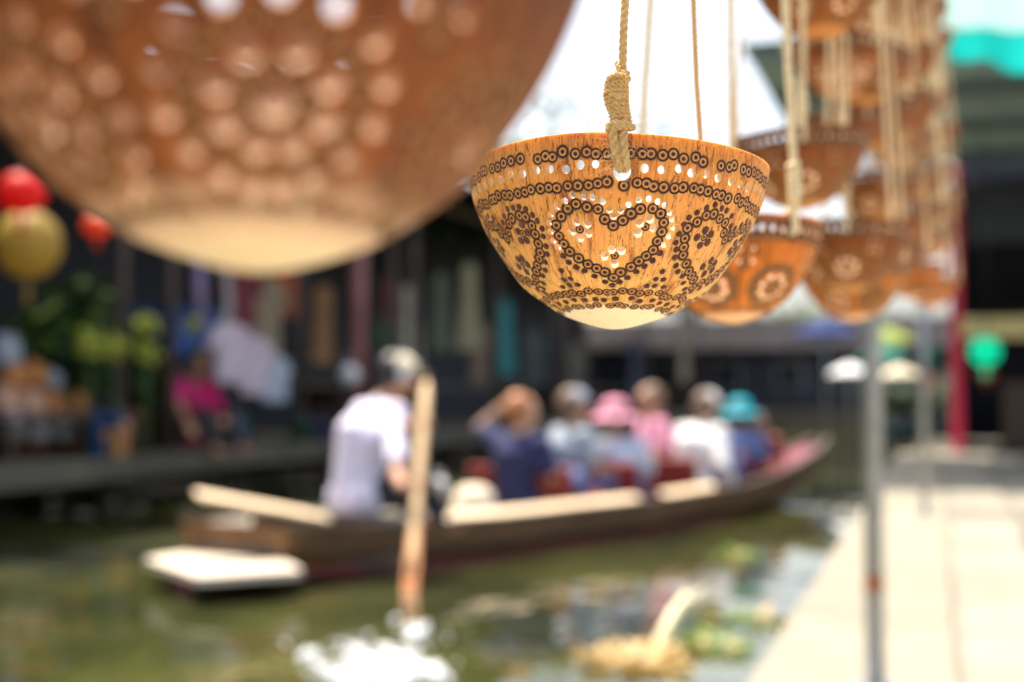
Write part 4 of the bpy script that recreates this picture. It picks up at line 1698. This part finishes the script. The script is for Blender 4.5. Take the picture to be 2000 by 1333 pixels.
M_orange = mat('orange_snack', (.55, .22, .06), .5, .3, 14)
M_greybag = mat('grey_blue_bag', (.34, .38, .46), .35, .2, 12)
for px, py, s_, mm, lab in ((20, 835, .20, M_clear, 'white snack pack at the far left of the bottom row'),
                            (70, 838, .20, M_clear, 'white snack pack second from the left of the bottom row'),
                            (120, 838, .20, M_clear, 'white snack pack third from the left of the bottom row'),
                            (160, 838, .18, M_clear, 'white snack pack at the right end of the bottom row'),
                            (10, 785, .21, M_peach, 'peach snack pack at the far left of the middle row'),
                            (58, 788, .21, M_peach, 'peach snack pack second from the left of the middle row'),
                            (100, 790, .19, M_orange, 'orange brown snack pack in the middle row'),
                            (143, 785, .20, M_orange, 'orange brown snack pack at the right end of the middle row'),
                            (25, 735, .21, M_orange, 'orange brown snack pack at the left of the top row'),
                            (66, 735, .20, M_orange, 'orange brown snack pack at the right of the top row'),
                            (100, 745, .16, M_greybag, 'grey blue bag leaning right of the top row'),
                            (10, 690, .22, M_greybag, 'grey blue bag on top of the whole stack')):
    pack(px, py, s_, mm, lab)
basket(215, 868, .415, -6.45, .16, .2, M_kraft, 'brown woven basket right of the deep blue bucket')


# lanterns
def lantern(px, py, D, r, h, mm, lab, top):
    c = P(px, py, D)
    root = empty('lantern', lab, 'lantern', c)
    mb = MB()
    n_ = 12
    prof = []
    for k in range(n_ + 1):
        a = PI * (k / n_) * .86 + PI * .07
        prof.append((r * math.sin(a), -h / 2 * math.cos(a)))
    mb.lathe(prof, 24)
    mb.build('shade', mm, root)
    MB().lathe([(r * .25, h / 2 * .93), (r * .25, h / 2 * 1.08), (.001, h / 2 * 1.08)], 16).build('cap', M_black, root)
    MB().tube([(0, 0, h / 2), (0, 0, top - c.z)], .004, 5).build('cord', M_black, root)
    MB().tube([(0, 0, -h / 2 * .95), (0, 0, -h / 2 - r * .8)], [.012, .02], 6).build('tassel', mm, root)


M_lred = mat('red_lantern_silk', (.80, .02, .012), .5, .15, 10, transl=.5)
M_lyel = mat('olive_gold_lantern', (.50, .34, .06), .5, .2, 10, transl=.4)
lantern(42, 377, 8.0, .135, .24, M_lred, 'round red silk lantern at the left edge', 3.6)
lantern(55, 478, 8.6, .20, .42, M_lyel, 'large olive gold lantern below the red one', 3.6)
lantern(190, 440, 8.8, .09, .15, mat('orange_lantern_silk', (.80, .13, .05), .5, .15, 10, transl=.5), 'small orange red lantern half behind the big carved bowl', 3.6)
mb = MB()
mb.tube([(-8.6, 7.2, 3.61), (-2.2, 7.2, 3.61)], .02, 8)
tag(mb.build('lantern_wire', M_black), 'dark line above the left side carrying the lanterns', 'wire')
mb = MB()
mb.tube([P(300, 440, 8.8), P(300, 440, 8.8) + Vector((0, 0, 1))], .01, 6)


# trees and leafy plants
def leaves_mesh(name, clusters, count, size, mats_, rr, flat=.6):
    mb = MB()
    for i in range(count):
        c, rad = clusters[rr.randrange(len(clusters))]
        d = Vector((rr.gauss(0, 1), rr.gauss(0, 1), rr.gauss(0, 1) * flat))
        d = d.normalized() * rad * (rr.random() ** .45)
        p = Vector(c) + d
        s_ = size * rr.uniform(.6, 1.3)
        a = Vector((rr.uniform(-1, 1), rr.uniform(-1, 1), rr.uniform(-.5, .3))).normalized()
        b_ = a.cross(Vector((rr.uniform(-.5, .5), rr.uniform(-.5, .5), 1))).normalized() * .45
        mb.add([p, p + (a * .5 + b_) * s_, p + a * s_ * 1.1, p + (a * .5 - b_) * s_], [(0, 1, 2, 3)], rr.randrange(len(mats_)))
    return mb.mesh(name, mats_, smooth=False)


M_leaf = [mat('leaf_dark', (.035, .07, .02), .5, .3, 3, transl=.3), mat('leaf_mid', (.07, .12, .03), .5, .3, 3, transl=.35), mat('leaf_light', (.13, .19, .045), .5, .3, 3, transl=.4)]
M_bark = mat('bark', (.12, .09, .065), .9, .35, 8, bump=.5)


def tree(x, y, h, spread, nleaf, lab, seed, size=.16, base=.0, dens=9):
    rr = random.Random(seed)
    root = empty('tree', lab, 'tree', (x, y, base), 0, 'trees behind the canal stalls')
    mb = MB()
    th = h * .45
    mb.tube([(0, 0, 0), (.1, 0, th * .5), (.05, .1, th), (.1, .05, h * .8)], [h * .03, h * .024, h * .019, h * .006], 8)
    cl = []
    for k in range(dens):
        a = 2 * PI * k / dens + rr.uniform(-.4, .4)
        l = spread * rr.uniform(.35, .9)
        z = rr.uniform(.5, .95) * h
        e = Vector((math.cos(a) * l, math.sin(a) * l, z))
        s0 = Vector((.05, .05, rr.uniform(.35, .7) * h))
        mb.tube([s0, s0.lerp(e, .5) + Vector((0, 0, .1)), e], [h * .012, h * .008, h * .003], 6)
        cl.append((e, spread * rr.uniform(.25, .42)))
    cl.append((Vector((0, 0, h * .92)), spread * .4))
    mb.build('trunk', M_bark, root)
    link_part('crown', leaves_mesh('crown', cl, nleaf, size, M_leaf, rr), root)


tree(-11.5, 9, 6.2, 2.6, 3500, 'dense green tree behind the stalls at the far left', 1)
tree(-12.0, 17, 7.0, 3.0, 3500, 'dense green tree behind the clothes stalls', 2)
tree(-11.5, 29, 7.6, 3.2, 6000, 'loose light crowned tree seen left of the knotted cord', 3, size=.2)
tree(-10.0, 40, 10.0, 2.8, 620, 'distant loose tree seen behind the knotted cord', 4, size=.25)
tree(-4.5, 50, 3.0, 3.6, 6000, 'low dense tree closing the end of the canal', 5, size=.32)
tree(-0.2, 52, 2.9, 3.0, 5000, 'low dense tree at the canal end right of the others', 6, size=.32)
tree(-8.5, 51, 7.0, 3.6, 8000, 'dark tree at the left corner of the canal end', 7, size=.32)

M_pl = [mat('plant_leaf_green', (.05, .14, .03), .4, .3, 6, transl=.3), mat('plant_leaf_bright', (.20, .32, .05), .4, .3, 6, transl=.4), mat('plant_leaf_dark', (.02, .06, .03), .4, .3, 6)]
for px, py, X, h, n_, lab, s in ((60, 700, -7.1, 1.0, 130, 'leafy green potted plant behind the snack stack', 1),
                                 (150, 640, -6.9, 1.2, 160, 'tall leafy potted plant left of the yellow flowers', 2),
                                 (250, 700, -7.0, .9, 120, 'bushy dark potted plant left of the vendor', 3)):
    c = PX(px, py, X)
    rr2 = random.Random(s)
    root = empty('potted_plant', lab, 'plant', (c.x, c.y, .415))
    MB().lathe([(.001, 0), (.15, 0), (.2, .32), (.22, .34), (.2, .36), (.001, .33)], 16).build('pot', mat('terracotta', (.30, .11, .06), .8, .2, 8), root)
    top = c.z - .415
    MB().tube([(0, 0, .3), (.03, .02, top * .7), (0, 0, top)], [.03, .025, .01], 6).build('stem', M_bark, root)
    mb = MB()
    for q in range(n_):
        z = rr2.uniform(.35, 1.0) * (top + h * .3)
        a = rr2.uniform(0, 6.28)
        leaf(mb, (rr2.uniform(-.05, .05), rr2.uniform(-.05, .05), z), (math.cos(a), math.sin(a), rr2.uniform(-.1, .9)), rr2.uniform(.25, .5), rr2.uniform(.06, .12), 1.2, rr2.randrange(3))
    tag(mb.build('foliage', M_pl, root), kind='stuff')
M_yel = mat('yellow_green_bloom', (.55, .60, .08), .5, .2, 20, transl=.3)
for px, py, rad, lab in ((175, 672, .12, 'pale yellow flower bunch left of the other yellow bunches'),
                         (222, 678, .12, 'pale yellow flower bunch second from the left'),
                         (285, 635, .11, 'tall yellow green flower bunch, upper one beside the cool box'),
                         (288, 690, .11, 'yellow flower bunch below the tall yellow green one'),
                         (376, 634, .08, 'single small yellow green bunch right above the vendor')):
    c = PX(px, py, -6.35)
    root = empty('flower_bunch', lab, 'flowers', c, 0, 'yellow flower bunches on the far bank')
    rr2 = random.Random(int(px))
    fl = MB()
    for q in range(26):
        d = Vector((rr2.gauss(0, 1), rr2.gauss(0, 1), rr2.gauss(0, 1))).normalized() * rad * rr2.random() ** .4
        fl.ball(d, rad * .28, 6)
    fl.build('blooms', M_yel, root)
    MB().tube([(0, 0, -rad * .3), (0, -.0, .42 - c.z)], [.012, .016], 6).build('stalk', M_pl[0], root)

# ------------------------------------------------------------------ right side: posts, canopy, shop
for k, (px, D, lab, h) in enumerate(((1706, 3.5, 'nearer thin steel post on the quay kerb with an orange tape band', 2.1),
                                     (1806, 8.45, 'further thin steel post on the quay kerb', 2.1))):
    g = P(px, 1000, D)
    root = empty('steel_post', lab, 'post', (g.x, g.y, QZ), 0, 'steel posts along the kerb')
    MB().tube([(0, 0, 0), (0, 0, h - QZ)], .0235, 16).build('tube', M_steel, root)
    MB().box((0, 0, .006), (.12, .12, .012), bev=.003).build('base_plate', M_steel, root, smooth=False)
    if k == 0:
        MB().lathe([(.0245, .245), (.0245, .285)], 16).build('tape_band', mat('orange_tape', (.36, .13, .06), .6, .1, 20), root)
gx = P(1706, 1000, 3.5).x
mb = MB()
mb.tube([(-.135, -.7, 2.105), (-.14, 2, 2.105), (gx, 3.4, 2.105), (-.10, 8.6, 2.105)], .02, 10)
tag(mb.build('hanging_rail', M_steel), 'steel rail above the frame from which all the carved bowls hang', 'rail')

# corrugated canopy over the quay
cz = 3.89
can = empty('quay_canopy', 'dark flat corrugated canopy covering the shaded part of the quay', 'canopy', (1.5, 15, 0))
mb = MB()
tin_roof(mb, -3.05, 3.6, -3.1, 3.2, cz, cz + .05)
mb.build('roof_sheet', mat('grey_green_tin', (.26, .36, .36), .5, .2, 2), can, smooth=False)
for y in (-3.0, -1.0, 1.0, 3.0):
    MB().box((.25, y, cz - .09), (6.5, .07, .1)).build('beam', mat('green_steel', (.10, .15, .15), .5, .2, 6), can, smooth=False)
for x, y in ((2.9, -2.9), (2.9, 2.9)):
    MB().box((x, y, (cz + QZ) / 2), (.1, .1, cz - QZ)).build('canopy_post', M_steel, can, smooth=False)
p = PZ(1871, 884, QZ)
mb = MB()
mb.box((0, 0, (cz - QZ) / 2 - .08), (.13, .13, cz - QZ - .16), bev=.01)
tag(mb.build('red_post', mat('crimson_paint', (.80, .02, .08), .4, .1, 8), loc=(p.x, p.y, QZ), smooth=False), 'crimson painted square post under the quay canopy', 'post')

# turquoise cloth awning
tq = mat('turquoise_tarp', (.0, .36, .33), .5, .12, 3, transl=.55)
wt = mat('white_tarp', (.34, .58, .56), .5, .06, 3, transl=.5)
aw = empty('awning', 'turquoise and white cloth awning at the top right corner', 'awning', (0, 0, 0))
a0, a1 = P(1822, 92, 7.0), P(2150, 162, 6.2)
b0, b1 = P(1822, 48, 6.6), P(2150, 62, 5.6)
c0, c1 = P(1790, -60, 5.4), P(2200, -160, 4.6)


def cloth(mb, p00, p01, p10, p11, nu=14, nv=8, sag=.05):
    b_ = len(mb.v)
    for i in range(nu + 1):
        for j in range(nv + 1):
            u, v = i / nu, j / nv
            p = p00.lerp(p01, u).lerp(p10.lerp(p11, u), v)
            mb.v.append(p - Vector((0, 0, sag * math.sin(PI * ((u * 3) % 1)) * (1 - v * .5))))
    for i in range(nu):
        for j in range(nv):
            a = b_ + i * (nv + 1) + j
            mb.f.append((a, a + nv + 1, a + nv + 2, a + 1)); mb.mi.append(0)


mb = MB(); cloth(mb, a0, a1, b0, b1); mb.build('turquoise_valance', tq, aw)
mb = MB(); cloth(mb, b0 + Vector((0, 0, .004)), b1 + Vector((0, 0, .004)), c0, c1, sag=.02); mb.build('white_top', wt, aw)
MB().tube([a0, a1], .02, 8).build('edge_pole', M_steel, aw)
MB().tube([Vector((a1.x, a1.y, QZ)), a1], .025, 8).build('support_pole', M_steel, aw)

# dark shop behind the canopy
shop = empty('shop', 'dark open fronted shop at the end of the quay on the right', 'shop', (2.62, 19.5, QZ))
M_shop = mat('shop_wall', (.045, .05, .075), .8, .3, 2)
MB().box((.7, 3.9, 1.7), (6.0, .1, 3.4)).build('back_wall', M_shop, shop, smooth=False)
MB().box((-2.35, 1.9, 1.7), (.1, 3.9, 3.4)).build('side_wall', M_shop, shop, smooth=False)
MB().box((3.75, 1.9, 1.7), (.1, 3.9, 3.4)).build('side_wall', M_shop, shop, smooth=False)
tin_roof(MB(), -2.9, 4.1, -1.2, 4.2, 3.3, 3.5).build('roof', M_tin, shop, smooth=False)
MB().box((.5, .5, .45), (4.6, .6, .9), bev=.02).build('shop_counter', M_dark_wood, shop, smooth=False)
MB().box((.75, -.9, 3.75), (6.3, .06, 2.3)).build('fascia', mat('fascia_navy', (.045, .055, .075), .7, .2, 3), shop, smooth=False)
for k in range(3):
    MB().box((.7, 3.5, 1.0 + k * .55), (5.4, .5, .04)).build('shelf', M_dark_wood, shop, smooth=False)
g = P(1945, 641, 17.2)
tag(MB().box((.55, 0, 0), (1.9, .05, .26), bev=.01).build('sign_board', mat('cream_board', (.80, .66, .30), .7, .1, 6), loc=g, smooth=False), 'blank cream yellow board hanging across the dark shop front', 'board')
MB()
mb = MB(); mb.tube([(0, 0, 0), (0, 0, .1)], .01, 6)
lantern(1924, 686, 14.5, .15, .30, mat('green_lamp', (.0, .70, .45), .4, .08, 10, transl=.5, emit=(0, .80, .45, .55)), 'glowing green round lamp in front of the cream board', 3.7)
lantern(1817, 690, 15.5, .075, .17, mat('teal_lamp', (.05, .45, .38), .4, .08, 10, transl=.5), 'small teal lantern beside the further steel post', 3.7)
lantern(1815, 745, 14.8, .075, .16, mat('peach_lamp', (.75, .32, .15), .4, .08, 10, transl=.5), 'small peach lantern below the teal one', 3.7)
lantern(1926, 733, 14.6, .09, .14, mat('rust_lamp', (.38, .10, .03), .5, .1, 10), 'rust brown lantern below the glowing green lamp', 3.7)
mb = MB()
mb.box((0, 0, 0), (4.0, .04, .04))
tag(mb.build('lamp_rail', M_steel, loc=(1.6, 14.2, 3.72), smooth=False), 'thin rail under the canopy carrying the coloured lanterns', 'rail')

# far parasols at the end of the canal
def parasol(px, py, D, r, mm, lab, zb=.3):
    c = P(px, py, D)
    root = empty('parasol', lab, 'parasol', (c.x, c.y, zb), 0, 'parasols at the canal end')
    z = c.z - zb
    mb = MB()
    mb.lathe([(r, -.28 * r), (r * .98, -.18 * r), (r * .5, .12 * r), (.001, .30 * r)], 8, (0, 0, z))
    mb.build('canopy', mm, root, smooth=False)
    MB().tube([(0, 0, 0), (0, 0, z + .2 * r)], .03, 8).build('pole', M_steel, root)


parasol(1660, 722, 24, .36, M_white, 'white parasol left of the nearer steel post')
parasol(1757, 726, 22, .33, M_cream, 'cream white parasol between the two steel posts')
parasol(1735, 655, 27, .50, mat('lime_cloth', (.40, .50, .12), .8, .1, 8, transl=.4), 'lime green parasol above the cream white one')
parasol(1722, 688, 29, .50, mat('sea_cloth', (.05, .36, .30), .8, .1, 8, transl=.4), 'sea green parasol behind the cream white one')
parasol(1612, 640, 30, .7, mat('royal_blue_cloth', (.012, .04, .17), .8, .1, 8, transl=.3), 'royal blue parasol below the hanging bowls')

for k, (px, D, lab) in enumerate(((1752, 21, 'added dark leafy shrub in a pot at the quay end left of the further post'),
                                  (1800, 22, 'added dark leafy shrub in a pot at the quay end behind the further post'),
                                  (1848, 23, 'added dark leafy shrub in a pot at the quay end beside the red post'))):
    c = P(px, 800, D)  # shrubs added to darken the bright quay end
    rr2 = random.Random(k + 50)
    root = empty('added_shrub', lab, 'shrub', (c.x, c.y, QZ), 0, 'shrubs added to shade the quay end')
    MB().lathe([(.001, 0), (.18, 0), (.25, .34), (.23, .34), (.001, .31)], 16).build('pot', mat('dark_glaze', (.04, .08, .09), .3, .2, 8), root)
    MB().tube([(0, 0, .3), (0, 0, .7)], [.03, .015], 6).build('stem', M_bark, root)
    tag(link_part('foliage', leaves_mesh('foliage', [(Vector((0, 0, .75)), .34), (Vector((.15, .1, .55)), .25), (Vector((-.15, 0, .6)), .25)], 420, .10, M_leaf[:2] + [M_pl[2]], rr2), root), kind='stuff')

# long low house closing the canal
hs = empty('canal_house', 'low dark wooden house closing the end of the canal', 'house', (-4.2, 43, .4))
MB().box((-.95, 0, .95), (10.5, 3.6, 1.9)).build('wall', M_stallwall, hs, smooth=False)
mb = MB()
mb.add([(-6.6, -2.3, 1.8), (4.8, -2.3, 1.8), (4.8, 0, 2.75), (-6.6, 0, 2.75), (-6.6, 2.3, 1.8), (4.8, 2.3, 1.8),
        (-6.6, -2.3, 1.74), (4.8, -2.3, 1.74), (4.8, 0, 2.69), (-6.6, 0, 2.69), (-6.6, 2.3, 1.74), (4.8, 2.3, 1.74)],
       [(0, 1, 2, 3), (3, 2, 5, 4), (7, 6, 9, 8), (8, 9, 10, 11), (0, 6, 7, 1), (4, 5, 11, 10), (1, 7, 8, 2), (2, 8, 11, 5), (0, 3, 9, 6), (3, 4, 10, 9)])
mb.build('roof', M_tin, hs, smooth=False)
for x in (-3.2, -1.6, 0.2, 1.8, 3.3):
    w_ = MB().box((x, -1.83, 1.05), (.8, .06, .8)).build('window', mat('window_frame_paint', (.25, .22, .2), .6, .2, 8), hs, smooth=False)
    MB().box((x, -1.87, 1.05), (.68, .02, .68)).build('pane', mat('dark_glass', (.02, .03, .04), .08, 0, 5, bump=0), w_, smooth=False)

# ------------------------------------------------------------------ the carved bowls
def main_cords(root, Rw, cords, top_h, simple=True, seed=0, rot=None, thick=.0022, material=M_jute_pale, knot=True):
    """one cord child per hole; runs up from the hole to the rail; coordinates in the bowl's frame (z is the bowl's axis)"""
    rr = random.Random(seed)
    inv = rot.transposed()
    upv = inv @ Vector((0, 0, 1))
    topp = upv * top_h
    for th, a, q in cords:
        r, h, nr, nh = prof_at(a)
        ct, st = math.cos(th), math.sin(th)
        hole = Vector((r * ct, r * st, -h)) * Rw
        nn = Vector((abs(nr) * ct, abs(nr) * st, 0))
        rimp = Vector((ct, st, 0)) * Rw * 1.02 + Vector((0, 0, .002))
        o1 = hole + nn * thick * 1.2
        inn = hole - nn * Rw * .08
        mb = MB()
        k0 = rimp + nn * .001 + upv * .004
        kt = k0.lerp(topp, .018 / top_h)
        twisted(mb, [k0, k0.lerp(topp, .3) + Vector((.001, 0, 0)), topp], thick, thick * 5.5, 3, 5, 6)
        twisted(mb, [k0 + upv * .004, rimp * .995 + nn * .0006, o1, hole - nn * Rw * .02, inn, rimp * .93 + Vector((0, 0, .001)), k0 + upv * .006], thick, thick * 5.5, 3, 5, 8)
        mb.build('cord', material, root)
        if knot:
            kb_ = MB()
            pts = []
            kl = rr.uniform(.014, .026)
            for i in range(61):
                t = i / 60
                c = k0 + (topp - k0).normalized() * (.004 + kl * t)
                an = 2 * PI * 6 * t
                x = upv.orthogonal().normalized()
                y = upv.cross(x)
                pts.append(c + (x * math.cos(an) + y * math.sin(an)) * thick * 1.0)
            kb_.tube(pts, thick * .75, 6)
            kb_.build('knot', material, root)


RAIL = 2.085


def bowl(px, rim_y, D, me, Rw, label, rz=0.0, tilt=(-5, 1.5), cords=front3, seed=0, unit=True, parts=True, thick=.0028, spin=0.0, knot=True):
    c = P(px, rim_y, D)
    rot = Matrix.Rotation(R(16.6) + rz, 3, 'Z') @ Matrix.Rotation(R(tilt[1]), 3, 'Y') @ Matrix.Rotation(R(tilt[0]), 3, 'X') @ Matrix.Rotation(spin, 3, 'Z')
    root = empty('coconut_bowl', label, 'hanging bowl', c, 0, 'carved coconut bowls hanging in a row')
    root.rotation_euler = rot.to_euler()
    o = bpy.data.objects.new('shell', me)
    C.objects.link(o)
    o.parent = root
    if unit:
        o.scale = (Rw,) * 3
    main_cords(root, Rw, cords, RAIL - c.z, True, seed, rot, thick, knot=knot)
    return root, rot, c


# the sharp bowl with the heart
hb_ = empty('coconut_bowl', 'carved coconut bowl in sharp focus with a large heart, hanging from a knotted cord', 'hanging bowl', MAIN_C, 0, 'carved coconut bowls hanging in a row')
hb_.rotation_euler = MAIN_ROT.to_euler()
link_part('shell', me_main, hb_)
inv = MAIN_ROT.transposed()


def ML(px, py, D):
    return inv @ (P(px, py, D) - MAIN_C)


rr = random.Random(77)
DF = 0.535                                     # depth of the front of the rim
topw = inv @ (P(1226, -60, DF + .003) - MAIN_C)
toprail = inv @ (Vector((MAIN_C.x - .01, MAIN_C.y, RAIL)) - MAIN_C)
# front cord, from the rail down to the knot
knot_top = ML(1216, 132, DF)
mb = MB()
pth = [toprail, topw, ML(1219, 40, DF), ML(1217, 90, DF), ML(1216, 150, DF), ML(1212, 215, DF)]
twisted(mb, pth, .00155, .0088, 3, 7, 12)
cord_o = mb.build('cord', M_jute, hb_)
# knot: turns of cord round the doubled core
mb = MB()
turns = 11
axis = [(1213, 148), (1204, 165), (1203, 185), (1205, 205), (1210, 222), (1213, 240)]
pts = []
NN = 26 * turns
for i in range(NN + 1):
    t = i / NN
    u = t * (len(axis) - 1)
    k = min(int(u), len(axis) - 2)
    f = u - k
    ax = axis[k][0] + (axis[k + 1][0] - axis[k][0]) * f
    ay = axis[k][1] + (axis[k + 1][1] - axis[k][1]) * f
    an = 2 * PI * turns * t + .6
    wr = (20 + 5.0 * math.sin(PI * min(1, t * 1.3)) + 1.5 * noise.noise(Vector((t * 9, 0, 0)))) * DF / FPX
    c = ML(ax, ay, DF)
    xx = inv @ (ROT @ Vector((1, 0, 0)))
    zz = inv @ (ROT @ Vector((0, .25, 1)).normalized())
    pts.append(c + xx * math.cos(an) * wr * .80 + zz * math.sin(an) * wr * .75)
twisted(mb, pts, .00112, .0056, 3, 6, 12)
# loose turn standing out on the left and the tucked end at the top
twisted(mb, [ML(1222, 150, DF - .004), ML(1204, 146, DF - .005), ML(1190, 152, DF - .003), ML(1186, 166, DF - .001), ML(1192, 182, DF - .002), ML(1206, 190, DF - .005), ML(1220, 186, DF - .004)], .0011, .0056, 3, 6, 12)
twisted(mb, [ML(1216, 160, DF - .001), ML(1211, 145, DF - .0025), ML(1208, 133, DF - .003), ML(1204, 122, DF - .001)], .0009, .005, 3, 6, 12)
mb.build('knot', M_jute, hb_)
# doubled strands below the knot, running over the rim into the hole
hole_p = ML(*I2(1033, 243), DF + .001)
for dx, ph in ((-9, 0), (8, 1)):
    mb = MB()
    twisted(mb, [ML(1213 + dx * .5, 214, DF - .001), ML(1209 + dx, 240, DF - .0018), ML(1208 + dx * 1.1, 265, DF - .003), ML(1210 + dx, 290, DF - .0035), ML(1214 + dx * .9, 314, DF - .0033),
                 ML(1216 + dx * .7, 325, DF - .0015), ML(1216 + dx * .6, 329, DF + .0025), ML(1216 + dx * .4, 322, DF + .008), ML(1214 + dx * .5, 290, DF + .008), ML(1212 + dx * .5, 255, DF + .002)],
            .0019, .0105, 3, 7, 12)
    mb.build('cord_strand', M_jute, hb_)
mb = MB()
wraps = []
for i in range(41):
    t = i / 40
    an = 2 * PI * 1.6 * t + 1.0
    c = ML(1212, 243 + 12 * t, DF - .001)
    wraps.append(c + (inv @ (ROT @ Vector((math.cos(an) * .0046, 0, math.sin(an) * .0040)))))
twisted(mb, wraps, .0013, .006, 3, 6, 12)
mb.build('binding_loop', M_jute, hb_)
# fibres
fb = MB()
src = [tuple(p) for p in pts[::6]] + [tuple(ML(1211 + rr.uniform(-14, 14), rr.uniform(225, 340), DF - .004)) for _ in range(30)]
fibres(fb, src, 300, .010, rr, .000055, .005)
fibres(fb, [tuple(ML(1190, 270, DF - .002)), tuple(ML(1195, 262, DF - .002)), tuple(ML(1192, 282, DF - .004))], 16, .020, rr, .00005, .002)
fibres(fb, [tuple(ML(1220, y, DF)) for y in range(0, 140, 8)], 46, .006, rr, .00004, .002)
tag(fb.build('fibres', mat('bright_fibre', (.80, .64, .40), .6, .1, 50, transl=.4), hb_), kind='stuff')
# the two rear cords
for th, a, q in cords3[1:]:
    r = prof_at(a)[0]
    ct, st = math.cos(th), math.sin(th)
    hole = Vector((r * ct, r * st, -prof_at(a)[1])) * MAIN_R
    rimp = Vector((ct, st, .02)) * MAIN_R
    nn = Vector((ct, st, 0))
    mb = MB()
    twisted(mb, [toprail, rimp.lerp(toprail, .12) + Vector((.0006, 0, 0)), rimp.lerp(toprail, .05), rimp + nn * .001 + Vector((0, 0, .008))], .00125, .0075, 3, 6, 10)
    twisted(mb, [rimp + Vector((0, 0, .010)), rimp + nn * .003, hole + nn * .003, hole - nn * .004, rimp - nn * .007, rimp + Vector((0, 0, .009))], .0016, .008, 3, 6, 10)
    fibres(mb, [tuple(rimp + Vector((0, 0, .004))), tuple(rimp + Vector((0, 0, .008)))], 24, .007, rr, .00005, .003)
    mb.build('cord', M_jute, hb_)

me_near = me_flower.copy()
me_near.materials[0] = MS_near
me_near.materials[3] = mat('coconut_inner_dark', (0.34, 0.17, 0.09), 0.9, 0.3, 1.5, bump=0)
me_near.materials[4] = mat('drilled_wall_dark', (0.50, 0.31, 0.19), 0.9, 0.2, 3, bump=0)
bowl(512, -150, 0.268, me_near, .0635, 'large blurred carved coconut bowl hanging closest to the camera, filling the upper left', seed=1, tilt=(-4, 0), spin=B0_SPIN)
specs = [(1427, 448, 1.00, 'f', .064, 'orange bowl with round flower carvings hanging just right of and below the heart bowl'),
         (1560, 272, 1.32, 'l', .064, 'bowl with bright row of holes below its rim hanging above the flower carved orange bowl'),
         (1600, -60, 1.36, 'l', .066, 'orange bowl cut off by the top edge right of the heart bowl'),
         (1657, 448, 1.47, 'l', .064, 'amber bowl behind and right of the flower carved orange bowl'),
         (1664, 520, 1.70, 'l', .064, 'amber bowl with a chevron of holes hanging lowest, above the nearer steel post'),
         (1636, 85, 1.74, 'f', .064, 'brown bowl with bright chevron holes below the top edge bowl'),
         (1702, 205, 2.02, 'l', .062, 'small brown bowl right of the brown chevron bowl'),
         (1700, -20, 2.10, 'l', .064, 'dark brown bowl cut by the top edge right of the orange one'),
         (1712, 350, 2.10, 'l', .062, 'small brown bowl above the amber bowls'),
         (1732, 480, 2.25, 'l', .062, 'tan bowl right of the amber bowls'),
         (1762, 100, 2.45, 'l', .062, 'tan bowl in the upper part of the far cluster'),
         (1755, 265, 2.5, 'l', .062, 'tan bowl in the middle of the far cluster'),
         (1775, 400, 2.6, 'f', .062, 'orange tan bowl above the lowest ones of the far cluster'),
         (1782, 520, 2.75, 'l', .062, 'orange tan bowl at the bottom of the far cluster'),
         (1795, 180, 2.9, 'l', .062, 'pale bowl high in the far cluster near its right border'),
         (1800, 330, 3.0, 'l', .062, 'pale bowl halfway up the right border of the far cluster'),
         (1812, 450, 3.15, 'f', .062, 'pale orange bowl low on the right border of the far cluster'),
         (1818, 548, 3.3, 'l', .062, 'last and lowest carved bowl of the far cluster beside the red post'),
         (1808, 70, 3.3, 'l', .062, 'small pale bowl at the upper right corner of the far cluster'),
         (1826, 250, 3.6, 'l', .062, 'small bowl furthest right in the middle of the far cluster'),
         (1690, 110, 1.9, 'f', .064, 'brown bowl with pale holes beside the brown chevron bowl'),
         (1742, -30, 2.3, 'l', .064, 'dark bowl cut by the top edge furthest right but two'),
         (1752, 190, 2.2, 'l', .064, 'brown bowl crowded into the middle of the upper cluster'),
         (1788, 10, 2.8, 'l', .064, 'bowl at the very top of the far cluster'),
         (1735, 420, 2.4, 'f', .064, 'brown bowl crowded between the amber bowls and the far ones'),
         (1640, 230, 1.95, 'l', .060, 'shadowed bowl just right of the bowl with the bright row of holes'),
         (1834, 390, 3.8, 'l', .062, 'small orange bowl furthest right above the last one')]
rr = random.Random(9)
for i, (px, ry, D, kd, Rw, lab) in enumerate(specs):
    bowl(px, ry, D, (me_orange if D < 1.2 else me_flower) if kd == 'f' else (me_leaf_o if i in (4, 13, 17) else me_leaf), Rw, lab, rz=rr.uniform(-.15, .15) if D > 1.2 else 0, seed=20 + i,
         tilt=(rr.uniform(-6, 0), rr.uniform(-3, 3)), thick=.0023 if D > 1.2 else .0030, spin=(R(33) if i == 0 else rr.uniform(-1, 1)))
# a loose tail of cord behind the knot
